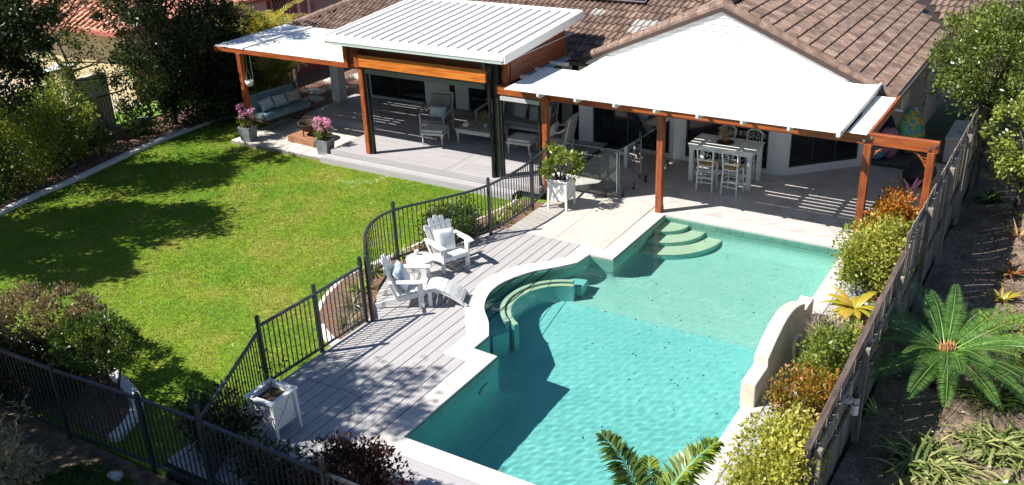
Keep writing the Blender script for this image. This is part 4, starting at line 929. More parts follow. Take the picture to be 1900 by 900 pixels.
def flower_pot(label, loc, yaw):
    t = thing('flower_pot', label, 'flower pot', loc, yaw, 'grey pots of pink flowers')
    h, w0, w1 = .44, .16, .21; b = B(); b.add([(x*w, y*w, z) for w, z in ((w0, 0), (w1, h)) for x, y in ((-1, -1), (1, -1), (1, 1), (-1, 1))]+[(x*(w1-.03), y*(w1-.03), h) for x, y in ((-1, -1), (1, -1), (1, 1), (-1, 1))]+[(x*(w1-.04), y*(w1-.04), h-.07) for x, y in ((-1, -1), (1, -1), (1, 1), (-1, 1))], [(3, 2, 1, 0), (0, 1, 5, 4), (1, 2, 6, 5), (2, 3, 7, 6), (3, 0, 4, 7), (4, 5, 9, 8), (5, 6, 10, 9), (6, 7, 11, 10), (7, 4, 8, 11), (8, 9, 13, 12), (9, 10, 14, 13), (10, 11, 15, 14), (11, 8, 12, 15)]); b.build('pot', POTG, t)
    B().box(-.17, .17, -.17, .17, h-.1, h-.06).build('soil', DARKSOIL, t)
    s = B(); heads = []
    for k in range(9):
        a = k*.7; q = (math.cos(a)*rnd.uniform(.08, .26), math.sin(a)*rnd.uniform(.08, .26), h+rnd.uniform(.25, .62)); s.tube([(0, 0, h-.06), (q[0]*.5, q[1]*.5, h+.2), q], .007, 5); heads.append(q)
    s.build('stem', PLEAF, t)
    foliage_obj('foliage', PLEAF, t, [foliage(rng, (0, 0, h+.16), (.2, .2, .18), 420, .09, 16, .35, .4)], (0, 0, 0)); foliage_obj('blossom', PINK, t, [foliage(rng, q, (.07, .07, .06), 60, .055, 6, .4, .8) for q in heads], (0, 0, 0))
flower_pot('grey square pot of pink flowers at the shaded corner by the lawn', (-13.38, -.1, -.09), R(8)); flower_pot('grey square pot of pink flowers beside the step of the lounge deck', (-10.42, .0, -.09), R(5))
hl = thing('hanging_lantern', 'small white pot hanging from the left pergola post', 'hanging pot', (-13.22, .1, 1.55)); B().lathe([(0, 0), (.08, 0), (.12, .16), (.105, .16), (.07, .02), (0, .02)], 14).build('pot', WHITE, hl, True); B().tube([(.1, 0, .16), (0, 0, .55), (-.1, 0, .16)], .005, 4).tube([(0, 0, .55), (0, 0, .95)], .005, 4).build('wire', STEEL, hl)
# stepping stones in the gravel left of the house
for i, (x, y, a) in enumerate(((-14.75, 4.2, 5), (-15.3, 4.95, -6), (-14.85, 5.6, 10), (-15.7, 6.4, 4), (-15.2, 7.2, -8))):
    o = B().box(-.32, .32, -.25, .25, -.05, .05).build('stepping_stone', PAVER, bevel=.015); o.location = (x, y, -.14); o.rotation_euler = (0, 0, R(a))
    tag(o, ['square stepping stone nearest the deck corner', 'second stepping stone from the deck, further left', 'third stepping stone from the deck', 'fourth stepping stone, half hidden by the palms', 'farthest stepping stone by the house side'][i], 'stepping stone', 'stepping stones beside the house')
# ---- water feature wall on the pool edge
wf = thing('water_feature_wall', 'cream rendered water feature wall with a curved stepped top on the pool edge', 'wall', (4.2, -4.9, 0))
prof = [(-6.53, -.3), (-6.53, .43), (-5.92, .43), (-5.92, .60)]+[(-5.92+i*.1275, .60+.26*math.sin(math.pi*(i/16))**1.0) for i in range(1, 16)]+[(-3.88, .60), (-3.88, .43), (-3.27, .43), (-3.27, -.3)]
b = B().prism([(p[0], p[1]) for p in prof], 4.09, 4.33, Matrix(((0, 0, 1, 0), (1, 0, 0, 0), (0, 1, 0, 0), (0, 0, 0, 1)))); b.build('wall', CREAM, wf, world=True, bevel=.012)
for i in range(3): B().box(4.06, 4.1, -5.5+i*.6-.06, -5.5+i*.6+.06, .3, .33).build('spout', STEEL, wf, world=True)
pi = thing('pool_pipe', 'cream pipe loop standing behind the water feature wall', 'pipe', (4.48, -4.85, 0)); B().tube([(0, -.16, 0), (0, -.16, .42), (0, -.12, .48), (0, .12, .48), (0, .16, .42), (0, .16, 0)], .035, 8).build('pipe', CREAM, pi, True)
vp_ = thing('valve_cover', 'dark round cover on the boards behind the water feature wall', 'cover', (4.62, -3.45, .0)); B().lathe([(0, .03), (.2, .028), (.24, .01), (.24, 0)], 24).build('lid', CHAR, vp_)
# ---- side passage: inflatables, platform, air conditioner, chest, bag
pl = thing('platform', 'low dark grey boarded platform at the far end of the patio', 'platform', (4.0, 5.9, 0))
B().box(-.58, .62, -.55, .9, 0, .1).build('frame', CHAR, pl)
for k in range(6): B().box(-.6+k*.205, -.6+k*.205+.198, -.57, .92, .101, .13).build('board', mk('dark_board', (.06, .062, .068), (.10, .10, .11), 6, .6, rnd=.15), pl)
def blob(name, label, cat, loc, rad, mat, seed, power=1., tip=0.):
    r_ = random.Random(seed); b = B(); n, m = 18, 12; ph = [r_.uniform(0, 6) for _ in range(6)]
    for j in range(m+1):
        v = -math.pi/2+math.pi*j/m
        for i in range(n):
            u = 2*math.pi*i/n; k = 1+.08*math.sin(3*u+ph[0]+v*2)+.07*math.sin(2*u+ph[1]-3*v)
            z = math.sin(v); c = max(math.cos(v), 0)**.75*(1-tip*max(0, z))
            b.v.append((rad[0]*c*k*math.cos(u), rad[1]*c*k*math.sin(u), rad[2]*(z*(.9 if z < 0 else 1+.2*tip)+.9)))
    for j in range(m):
        for i in range(n): b.f.append((j*n+i, j*n+(i+1) % n, (j+1)*n+(i+1) % n, (j+1)*n+i))
    o = b.build(name, mat, None, True); o.location = loc; return tag(o, label, cat)
def patches(name, cols, scale):
    m = bpy.data.materials.new(name); m.use_nodes = True; n = m.node_tree.nodes; L = m.node_tree.links; p = n['Principled BSDF']; p.inputs['Roughness'].default_value = .25
    tc = n.new('ShaderNodeTexCoord'); no = n.new('ShaderNodeTexNoise'); no.inputs['Scale'].default_value = scale; no.inputs['Detail'].default_value = .5; no.inputs['Distortion'].default_value = 1.2; L.new(tc.outputs['Object'], no.inputs['Vector'])
    cr = n.new('ShaderNodeValToRGB'); cr.color_ramp.interpolation = 'CONSTANT'; el = cr.color_ramp.elements
    for i, c in enumerate(cols):
        pos = .30+.42*i/len(cols); k = el[0] if i == 0 else (el[1] if i == 1 else el.new(pos)); k.position = pos; k.color = (*c, 1)
    L.new(no.outputs[0], cr.inputs[0]); L.new(cr.outputs[0], p.inputs['Base Color']); return m
blob('pool_toy', 'big inflatable pool toy in green, teal and yellow patches against the house wall', 'pool toy', (4.1, 6.35, .13), (.34, .42, .62), patches('toy_bright', [(.03, .30, .40), (.02, .42, .22), (.60, .42, .04), (.03, .35, .45), (.08, .5, .12)], 3.2), 4, tip=.2)
blob('pool_toy', 'pink inflatable pool toy lying on the dark platform', 'pool toy', (3.72, 5.75, .13), (.27, .34, .42), patches('toy_pink', [(.50, .18, .26), (.56, .24, .30), (.30, .10, .22)], 4), 6, tip=.1)
blob('pool_toy', 'teal inflatable ball in front of the pink toy', 'pool toy', (3.52, 5.5, .13), (.17, .18, .19), mk('toy_teal', (.03, .22, .30), (.05, .3, .36), 5, .3), 9)
blob('bag', 'dark navy bag with a pointed top behind the pink toy', 'bag', (3.55, 6.35, .13), (.26, .26, .5), mk('navy_fabric', (.012, .016, .03), (.03, .035, .06), 6, .8), 11, tip=.75)
blob('cover_bag', 'black covered bundle by the fence at the end of the patio', 'bag', (4.72, 4.55, 0), (.36, .55, .3), mk('black_cover', (.008, .008, .01), (.02, .02, .024), 6, .6), 15)
ac = thing('air_conditioner', 'white outdoor air conditioner on the side wall under the tiled eave', 'air conditioner', (3.72, 6.3, 1.36))
B().box(-.17, .19, -.42, .42, 0, .62).build('case', mk('ac_case', (.62, .60, .55), (.68, .66, .61), 3, .5), ac, bevel=.012); 
for k in range(9): B().box(-.13, .15, -.436, -.425, .06+k*.055, .09+k*.055).build('louvre', CHAR, ac)
B().lathe([(.23, 0), (.23, .02), (.2, .02), (.2, .005), (0, .005)], 24).build('fan_guard', LINEN, ac); o = ac.children[-1]; o.location = (.175, .08, .3); o.rotation_euler = (0, R(90), 0)
for y in (-.3, .3): B().box(-.16, .2, y-.02, y+.02, -.05, -.005).build('bracket', STEEL, ac)
ch = thing('equipment_box', 'long pale grey equipment box against the inside of the fence', 'box', (5.2, 7.1, 0)); B().box(-.22, .22, -.8, .8, 0, .62).build('body', mk('box_grey', (.50, .49, .50), (.56, .55, .56), 3, .5), ch, bevel=.015); B().box(-.24, .24, -.83, .83, .621, .68).build('lid', MATS['box_grey'], ch, bevel=.012)
for k in range(3): B().box(-.02+k*.06, .02+k*.06, -.3, -.18, .681, .684).build('vent', CHAR, ch)
# wall lamp on the boundary fence
lm = thing('wall_lamp', 'cylindrical white and black lamp fixed to the outside of the side fence', 'lamp', (5.86, -6.69, .5)); B().lathe([(0, 0), (.055, 0), (.055, .17), (0, .17)], 16).build('shade', WHITE, lm); B().lathe([(.058, .172), (.058, .19), (0, .19)], 16).build('band', BLACK, lm); B().lathe([(0, .192), (.055, .192), (.055, .3), (0, .3)], 16).build('body', LINEN, lm); B().lathe([(.06, .301), (.06, .33), (0, .345)], 16).build('cap', BLACK, lm); B().box(-.16, -.05, -.03, .03, .16, .22).build('arm', WHITE, lm)
# ------------------------------------------------------------------ black pool fence
BAR = B().box(-.008, .008, -.008, .008, 0, 1.0).mesh('bar', CHAR)
def bar_fence(label, pts, base, posts, h=1.2, sp=.105, ph=1.35, group=None, curve=8, lo=.08):
    P = smooth_pts(pts, curve) if curve else pts
    t = thing('bar_fence', label, 'fence', (P[0][0], P[0][1], base))
    o3 = Vector((P[0][0], P[0][1], base))
    def rail(z, w, hh, name):
        b = ribbon(P, w, z, z+hh); b.v = [tuple(Vector(v)-Vector((o3.x, o3.y, 0))) for v in b.v]; b.build(name, CHAR, t)
    rail(h-.04, .045, .04, 'rail'); rail(lo, .04, .035, 'rail')
    acc = sp/2
    for a, c in zip(P, P[1:]):
        L = math.dist(a, c); d = (Vector(c)-Vector(a))/L; s = acc
        while s < L:
            q = Vector(a)+d*s; link('bar', BAR, t, (q.x-o3.x, q.y-o3.y, lo+.03), (0, 0, math.atan2(d.y, d.x)), (1, 1, h-lo-.05)); s += sp
        acc = s-L
    for (x, y) in posts:
        pb_ = B().box(-.028, .028, -.028, .028, -.05 if base > -.1 else -.1, ph).build('post', CHAR, t); pb_.location = (x-o3.x, y-o3.y, 0)
        cb = B().lathe([(.034, 0), (.034, .025), (0, .04)], 8).build('cap', CHAR, pb_); cb.location = (0, 0, ph)
    return t
bar_fence('black bar pool fence curving behind the two garden chairs to the red post', [(-3.12, .0), (-2.98, -1.0), (-2.97, -2.0), (-3.12, -3.0), (-3.6, -3.95), (-4.02, -4.7), (-4.12, -5.3), (-3.9, -5.95), (-3.45, -6.55), (-2.92, -7.15)], 0, [(-3.12, .0), (-2.98, -1.0), (-3.02, -2.8), (-4.07, -4.85), (-2.88, -7.18)])
bar_fence('black bar pool fence along the lawn edge of the deck beside the empty planter', [(-2.95, -7.24), (-2.97, -8.5), (-3.02, -9.75)], 0, [(-2.97, -7.26), (-2.97, -8.5), (-3.02, -9.8)], curve=0)
bar_fence('black bar fence running diagonally from the lawn corner to the front fence', [(-3.02, -9.84), (-2.5, -10.9), (-1.98, -12.0)], -.05, [(-1.96, -12.04)], curve=0, h=1.15)
bar_fence('black front fence in deep shade crossing the kerb at the left', [(-9.2, -12.3), (-5.1, -12.22), (-3.2, -12.1), (-2.0, -12.06)], -.2, [(-5.1, -12.22), (-3.2, -12.1)], h=1.3, curve=0)
bar_fence('black front fence behind the dark shrubs at the bottom of the deck', [(-1.9, -12.06), (.8, -12.08), (5.6, -12.1)], -.05, [(.4, -12.08), (2.8, -12.1)], h=1.15, curve=0)
# ------------------------------------------------------------------ timber boundary fence on the right
tf_ = thing('paling_fence', 'weathered grey timber paling fence along the right boundary', 'fence', (5.66, 0, -.6))
pal = [B().box(-.008, .008, -.048, .048, 0, 1).mesh('paling', FENCEG) for _ in range(2)]
y = -8.5
def ftop(y): return 1.0+.0576*(y+8.5)
while y < 16:
    low = y < -2.6
    top = (ftop(y) if low else 1.7)+rnd.uniform(-.012, .012); o = link('paling', rnd.choice(pal), tf_, (rnd.uniform(-.006, .006), y, 0), (rnd.uniform(-.01, .01), 0, 0), (1, 1, top+.6)); y += .106
for z, (ya, yb) in ((1.45, (-2.6, 16)), (.2, (-8.5, 16)), (.75, (-8.5, -2.6))): B().box(.025, .065, ya, yb, z+.6, z+.68).build('rail', FENCEG, tf_)
for y in (-8.4, -5.8, -3.4, -1.0, 1.4, 3.8, 6.2, 8.6, 11): B().box(.066, .16, y-.05, y+.05, 0, (ftop(y)-.04 if y < -2.6 else 1.62)+.6).build('post', FENCEG, tf_)
for ya, yb in ((-8.56, -6.6), (-6.59, -4.6), (-4.59, -2.62)): B().beam((.0, ya, ftop(ya)+.635), (.0, yb, ftop(yb)+.635), .09, .035).build('cap_rail', FENCER, tf_)
struct('pool_side_bed', B().box(5.1, 5.64, -12, .4, -.5, -.02), MULCH)
# ------------------------------------------------------------------ plants
def lm_(n, *c, **k): return leafmat(n, list(c), **k)
GREEN = lm_('leaf_green', (.008, .026, .004), (.022, .06, .006), (.06, .13, .012), (.14, .21, .03))
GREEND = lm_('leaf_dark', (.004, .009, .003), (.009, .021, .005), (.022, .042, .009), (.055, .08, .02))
GREENL = lm_('leaf_light', (.035, .09, .008), (.10, .20, .014), (.22, .32, .03), (.38, .42, .08))
GOLD = lm_('leaf_gold', (.045, .12, .008), (.16, .27, .014), (.38, .45, .03), (.55, .50, .10))
REDT = lm_('leaf_redtip', (.05, .13, .010), (.22, .30, .02), (.55, .42, .03), (.60, .16, .03))
BRNT = lm_('leaf_bronze', (.012, .025, .005), (.045, .065, .012), (.13, .105, .03), (.26, .19, .09))
OLIVE = lm_('leaf_olive', (.05, .065, .02), (.14, .15, .06), (.30, .28, .15), (.42, .36, .22))
def shrub(name, label, loc, rad, n, leaf, size, mat, group=None, cat='shrub', clumps=45, cr=.26, tintf=None, stems=5, lift=0., shell=.5, up=.35, aspect=.5):
    t = thing(name, label, cat, loc, 0, group); b = B(); h = rad[2]
    for k in range(stems):
        a = rnd.uniform(0, 6.28); q = (math.cos(a)*rad[0]*.5, math.sin(a)*rad[1]*.5, lift+h*rnd.uniform(.8, 1.3)); limb(b, (math.cos(a)*.04, math.sin(a)*.04, -.05), q, .022, .008, rnd, .1, 4)
    b.build('stem', BARKD, t)
    foliage_obj(leaf, mat, t, [foliage(rng, (0, 0, lift+h), rad, n, size, clumps, cr, aspect, shell, up, tintf=tintf, floor=.02 if not lift else None)], (0, 0, 0)); return t
def redtop(Q, t, g): return .2+.35*t+.5*np.clip(Q[:, 2]+.2, 0, 1)*g.random(len(t))**1.5
def goldtop(Q, t, g): return .15+.5*t+.35*np.clip(Q[:, 2], -.4, 1)
GP = 'clipped shrubs along the pool side of the fence'
shrub('hedge_shrub', 'red and gold tipped shrub nearest the pergola end post', (4.96, .12, 0), (.5, .6, .7), 6800, 'foliage', .09, REDT, GP, tintf=redtop)
shrub('hedge_shrub', 'large green shrub with golden tips at the far pool corner', (4.98, -1.3, 0), (.58, .95, .56), 9800, 'foliage', .08, GOLD, GP, cr=.32, tintf=lambda Q, t, g: .05+.62*t+.18*np.clip(Q[:, 2], -.4, 1))
shrub('hedge_shrub', 'mid green shrub with a dry twiggy top beside the water feature wall', (5.14, -5.1, 0), (.42, .85, .44), 5200, 'foliage', .08, GREENL, GP, cr=.32, tintf=lambda Q, t, g: .05+.7*t)
shrub('hedge_shrub', 'small shrub with orange new leaves in front of the water feature wall', (5.12, -6.65, 0), (.42, .62, .42), 4400, 'foliage', .075, REDT, GP, cr=.32, tintf=lambda Q, t, g: .0+.42*t+.6*np.clip(Q[:, 2], 0, 1)*g.random(len(t))**2)
shrub('hedge_shrub', 'yellow green shrub at the bottom right corner of the pool deck', (5.2, -8.35, 0), (.48, .9, .46), 8000, 'foliage', .08, GOLD, GP, cr=.32, tintf=lambda Q, t, g: .2+.6*t+.15*np.clip(Q[:, 2], -.3, 1))
dr = thing('dry_shrub', 'bare twiggy grey shrub rising beside the water feature wall', 'shrub', (4.85, -4.6, 0)); b = B()
TW = mk('dry_twig', (.30, .22, .17), (.48, .38, .31), 12, .9)
for k in range(70):
    a = rnd.uniform(0, 6.28); r = rnd.uniform(.1, .34); z = rnd.uniform(.45, .88); q = Vector((math.cos(a)*r, math.sin(a)*r, z)); p = Vector((q.x*.35, q.y*.35, z*.45)); b.tube([(0, 0, 0), p, q], [.012, .006, .003], 4)
    for j in range(3): b.tube([q*.8+p*.2, q+Vector((rnd.uniform(-.09, .09), rnd.uniform(-.09, .09), rnd.uniform(.0, .1)))], .003, 3)
b.build('twigs', TW, dr)
def strap_mesh(n, L, w, arch, seed, spread=1., up=.8, disc=0., segs=6, keel=.25, wp=1.):
    g = random.Random(seed); V = []; F = []; T = []
    for k in range(n):
        a = g.uniform(0, 2*math.pi); l = L*g.uniform(.6, 1.15); el = math.radians(g.uniform(22, 72))*up; d = Vector((math.cos(a), math.sin(a), 0)); s = Vector((-math.sin(a), math.cos(a), 0)); ad_ = g.uniform(0, 6.28); p = Vector((math.cos(ad_), math.sin(ad_), 0))*disc*g.random()+d*g.uniform(0, .06)*spread; ww = w*g.uniform(.7, 1.2); t = g.random(); base = len(V); cur = el; ar = arch*g.uniform(.5, 1.4)
        for i in range(segs+1):
            u = i/segs; hw = ww/2*(min(1, .45+u*2.2) if u < .35 else 1)*(1-max(0, (u-.45)/.55)**1.6*wp)+.0015; dr_ = d*math.cos(cur)+Vector((0, 0, 1))*math.sin(cur); nn = s.cross(dr_)
            V += [p-s*hw+nn*hw*keel, p-nn*hw*keel*.4, p+s*hw+nn*hw*keel]; p = p+dr_*l/segs; cur -= ar/segs
        for i in range(segs):
            q = base+i*3; F += [(q, q+1, q+4, q+3), (q+1, q+2, q+5, q+4)]; T += [t, t]
    return np.array([tuple(v) for v in V]), np.array(F), np.array(T)
def strap_plant(name, label, loc, n, L, w, arch, mat, seed, cat='plant', group=None, each=True, up=.8, **k):
    t = thing(name, label, cat, loc, 0, group)
    if each:                                                # every large leaf a piece of its own
        for i in range(n):
            V, F, T = strap_mesh(1, L, w, arch, seed*100+i, up=up, **k); link('leaf', np_mesh('leaf', V, F, mat, T), t)
    else:
        V, F, T = strap_mesh(n, L, w, arch, seed, up=up, **k); link('leaf_tuft', np_mesh('leaf_tuft', V, F, mat, T), t)
    return t
YEL = lm_('bromeliad_leaf', (.30, .30, .02), (.55, .48, .04), (.66, .58, .10), (.45, .30, .05), rough=.35)
strap_plant('bromeliad', 'large yellow bromeliad rosette against the timber fence', (4.95, -2.75, .12), 24, .62, .13, 1.3, YEL, 3, up=.8)
strap_plant('bromeliad', 'smaller yellow bromeliad between the fence and the dry twigs', (5.2, -3.75, .1), 18, .42, .09, 1.3, YEL, 4)
strap_plant('bromeliad', 'bright green broad leaved plant between the red shrub and the golden shrub', (5.35, -.35, .95), 9, .42, .17, .9, GREENL, 5, up=.95)
pk = strap_plant('flax_plant', 'pink leaved plant peeping over the red tipped shrub', (4.95, 1.95, .75), 8, .4, .06, .5, lm_('pink_leaf', (.55, .12, .22), (.72, .35, .42)), 6, up=1.05)
# shrubs and tufts in the curved bed by the pool fence
shrub('garden_shrub', 'dense dark green shrub behind the bars beside the garden chair', (-3.72, -3.25, -.1), (.45, .78, .42), 5200, 'foliage', .075, GREEN, tintf=lambda Q, t, g: .05+.8*t)
for i, (x, y, lab, m) in enumerate(((-3.4, -1.15, 'bright green strappy tuft in the bed near the red post', GREENL), (-3.42, -1.9, 'green strappy tuft in the bed, next one from the red post', GREENL), (-4.3, -4.5, 'green tuft behind the curved fence, near its post', GREENL), (-4.35, -5.4, 'green tuft at the widest bulge of the curved fence', GREENL), (-4.05, -6.15, 'green tuft behind the garden chair with the footstool', GREENL), (-3.75, -6.75, 'grey green tuft in the kerbed bed beside the double post', OLIVE), (-3.35, -7.35, 'small grey green tuft at the tip of the kerbed bed', OLIVE))):
    strap_plant('grass_tuft', lab, (x, y, -.1), 70, .5 if i < 2 else .4, .022, 1.1, m, 20+i, 'grass tuft', 'tufts in the fence bed', each=False)
# shrub in the white planter, twig in the other
shrub('potted_shrub', 'leafy green shrub growing in the white planter by the glass fence', (-2.45, -.6, .64), (.48, .42, .36), 900, 'foliage', .11, GREENL, cat='plant', clumps=12, cr=.22, tintf=lambda Q, t, g: .2+.6*t, stems=9, lift=.1, shell=.8)
b = B()
for k in range(5): limb(b, (rnd.uniform(-.06, .06), rnd.uniform(-.06, .06), 0), (rnd.uniform(-.3, .2), rnd.uniform(-.1, .3), rnd.uniform(.3, .75)), .008, .003, rnd, .2, 5)
tw = thing('bare_stems', 'thin bare stems with a few leaves in the planter on the shaded deck', 'plant', (-2.05, -10.6, .6)); b.build('stem', BARKD, tw)
foliage_obj('foliage', GREEND, tw, [foliage(rng, (-.05, .12, .5), (.22, .18, .25), 60, .06, 8, .3)], (0, 0, 0))
# ---- side yard: cycad, agapanthus, other clumps
CYC = lm_('cycad_leaf', (.012, .075, .010), (.035, .15, .018), (.08, .24, .03), (.20, .36, .08), rough=.28)
def frond_mesh(L, droop, pairs, ll, lw, seed, vee=.5, rise=.5, fwd=.5, mat=None, thick=.012, base=.12, plume=0.):
    g = random.Random(seed); V = []; F = []; T = []; p = Vector((0, 0, 0)); cur = rise; N_ = 14; pts = []
    for i in range(N_+1):
        pts.append((p.copy(), cur)); p = p+Vector((math.cos(cur), 0, math.sin(cur)))*L/N_; cur -= droop/N_*(.5+i/N_)
    def at(u):
        i = min(int(u*N_), N_-1); f = u*N_-i; a, c = pts[i], pts[i+1]; return a[0].lerp(c[0], f), a[1]+(c[1]-a[1])*f
    for i in range(N_):
        a, c = pts[i], pts[i+1]; w0 = thick*(1-i/N_*.8); w1 = thick*(1-(i+1)/N_*.8); k = len(V)
        for (q, an), w in ((a, w0), (c, w1)):
            n_ = Vector((-math.sin(an), 0, math.cos(an))); V += [q+Vector((0, w, 0)), q+n_*w, q-Vector((0, w, 0))]
        F += [(k, k+1, k+4, k+3), (k+1, k+2, k+5, k+4)]; T += [.95, .95]
    for i in range(pairs):
        u = base+(1-base)*i/pairs; q, an = at(u); d = Vector((math.cos(an), 0, math.sin(an))); n_ = Vector((-math.sin(an), 0, math.cos(an))); env = math.sin(math.pi*(.12+.83*u))**.7
        for s in (-1, 1):
            l = ll*env*g.uniform(.9, 1.1); dr_ = (Vector((0, s, 0))+d*fwd+n_*(vee*g.uniform(.7, 1.2)+plume*g.uniform(-1, 1))).normalized(); w = d*lw/2; k = len(V); t = g.uniform(.05, .8)
            tip = q+dr_*l-Vector((0, 0, l*.18)); mid = q+dr_*l*.5
            V += [q-w*.5, mid-w, tip, mid+w]; F += [(k, k+1, k+2, k+3)]; T += [t]
    return np_mesh('frond', np.array([tuple(v) for v in V]), np.array(F), mat, np.array(T))
cy_ = thing('cycad', 'big dark green cycad with radiating fronds and a rusty orange centre', 'cycad', (6.68, -3.55, -.72))
B().lathe([(.16, 0), (.2, .3), (.2, .7), (.14, .86), (.05, .95), (0, .96)], 14).build('trunk', BARKD, cy_, True)
b = B()
for k in range(60): a = rnd.uniform(0, 6.28); r = rnd.uniform(0, .13); b.tube([(math.cos(a)*r, math.sin(a)*r, .84), (math.cos(a)*r*1.15, math.sin(a)*r*1.15, .95+rnd.uniform(0, .07))], [.02, .006], 4)
b.build('crown_bud', mk('rusty_felt', (.42, .17, .06), (.60, .30, .13), 25, .95), cy_)
fm = [frond_mesh(1.42, .5+.2*k, 84, .17, .010, k, .3, .55+.1*k, .3, CYC) for k in range(3)]+[frond_mesh(1.45, .55+.25*k, 84, .18, .010, 8+k, .25, .15+.08*k, .3, CYC) for k in range(3)]
for k in range(48):
    lvl = k % 2; a = k*2.399+rnd.uniform(-.1, .1); link('frond', fm[lvl*3+k % 3], cy_, (.1*math.cos(a), .1*math.sin(a), .84), (rnd.uniform(-.25, .25), rnd.uniform(-.16, .16), a), [rnd.uniform(.9, 1.28)]*3)
AGA = lm_('agapanthus_leaf', (.04, .09, .012), (.11, .17, .03), (.24, .28, .07), (.42, .42, .17), rough=.6, spec=.2)
strap_plant('strappy_clump', 'large clump of pale green strap leaves in front of the cycad', (6.9, -5.95, -.6), 230, .72, .04, 2.0, AGA, 141, cat='plant', disc=.5)
strap_plant('strappy_clump', 'clump of green strap leaves at the right edge below the cycad', (7.75, -5.0, -.6), 170, .72, .04, 2.0, AGA, 42, cat='plant', disc=.45)
strap_plant('strappy_clump', 'small sprig of green leaves beside the lamp on the fence', (5.98, -5.3, -.3), 10, .35, .04, .8, GREENL, 43, cat='plant')
strap_plant('flax_plant', 'pale spiky plant at the right edge of the sunny soil', (7.1, 4.9, -.6), 45, .6, .03, .7, lm_('pale_spike', (.30, .24, .12), (.48, .42, .24), (.55, .5, .3)), 44, each=False)
strap_plant('flax_plant', 'orange brown spiky plant below the pale one at the right edge', (7.12, 3.7, -.6), 45, .5, .03, .7, lm_('orange_spike', (.30, .12, .04), (.5, .26, .1), (.55, .4, .2)), 45, each=False)
strap_plant('flax_plant', 'red leaved bromeliad at the right edge of the path', (7.2, 1.6, -.6), 26, .42, .06, .9, lm_('red_brom', (.30, .05, .03), (.55, .16, .06), (.30, .30, .05)), 46)
strap_plant('flax_plant', 'low yellow green plant at the right end of the sunny path', (7.2, .3, -.6), 26, .36, .05, .9, YEL, 47)
strap_plant('strappy_clump', 'dark green clump in the shade of the paling fence', (6.3, 5.6, -.6), 60, .55, .07, 1.2, GREEN, 48, each=False)
b = B()
for k in range(7): limb(b, (0, 0, 0), (rnd.uniform(-.5, .25), rnd.uniform(-.3, .4), rnd.uniform(.2, .6)), .012, .004, rnd, .2, 4)
tg = thing('dead_branch', 'dry pale branch lying on the soil behind the cycad', 'branch', (6.85, -.9, -.62)); b.build('twigs', TW, tg)
shrub('garden_shrub', 'light green shrub behind the right fronds of the cycad', (7.55, -1.4, -.62), (.45, .4, .28), 700, 'foliage', .1, GREENL)
strap_plant('strappy_clump', 'strap leaved clump at the bottom edge beside the side fence', (7.0, -7.4, -.6), 120, .7, .04, 1.9, AGA, 52, disc=.45)
strap_plant('strappy_clump', 'strap leaved clump in the bottom right corner', (7.95, -6.4, -.6), 150, .75, .04, 1.9, AGA, 53, disc=.45)
strap_plant('strappy_clump', 'dark strap leaved clump under the right fronds of the cycad', (7.6, -3.5, -.6), 90, .6, .04, 1.6, GREEN, 54, disc=.4)
lq = rng.uniform((5.85, -9), (8.6, 6), (5200, 2)); lP = np.c_[lq, np.full(len(lq), -.56)+rng.random(len(lq))*.03]; lD = np.c_[rng.normal(size=(len(lq), 2)), rng.normal(0, .25, len(lq))]
lV, lF = leaf_quads(lP, lD, .07, .4, rng); tag(link('leaf_litter', np_mesh('leaf_litter', lV, lF, lm_('litter_leaf', (.05, .03, .018), (.16, .10, .06), (.30, .21, .13), (.16, .19, .05), trans=.05), rng.random(len(lF)))), 'dry leaf litter strewn over the soil outside the side fence', 'leaf litter', kind='stuff')
shrub('garden_shrub', 'low bright green shrub at the right edge above the strappy clumps', (8.0, -2.4, -.62), (.5, .6, .4), 1800, 'foliage', .09, GREENL)
strap_plant('strappy_clump', 'dark green strappy clump against the outside of the side fence', (6.15, -1.6, -.6), 70, .5, .045, 1.4, GREEN, 55, disc=.3)
# ---- palm below the camera: two fronds reach into the view
PALM = lm_('palm_leaf', (.014, .07, .006), (.045, .14, .008), (.13, .24, .014), (.30, .36, .03), rough=.4)
PALMD = lm_('palm_leaf_dark', (.008, .04, .005), (.02, .085, .008), (.055, .14, .014), (.16, .24, .04), rough=.4)
pm = thing('feather_palm', 'feathery palm with fronds reaching over the near end of the pool', 'palm', (4.55, -11.75, -.3))
B().tube([(0, 0, 0), (.03, .02, .8), (.02, .0, 1.55)], [.11, .08, .06], 10).build('trunk', BARK, pm, True)
PF = [frond_mesh(1.25, 1.0, 120, .27, .04, 60+k, .25, 1.2, .55, [PALMD, PALM, PALM][k], .018, .1, .75) for k in range(3)]
pm.location = (4.66, -11.42, -.05)
for k, (yaw, til, s) in enumerate(((166, -.1, 1.0), (56, .02, 1.05), (115, .5, .8), (240, .2, .9), (300, .2, .9), (350, .3, .85), (20, .4, .8))):
    link('frond', PF[k % 3], pm, (.02, 0, 1.5), (0, til, R(yaw)), [s]*3)
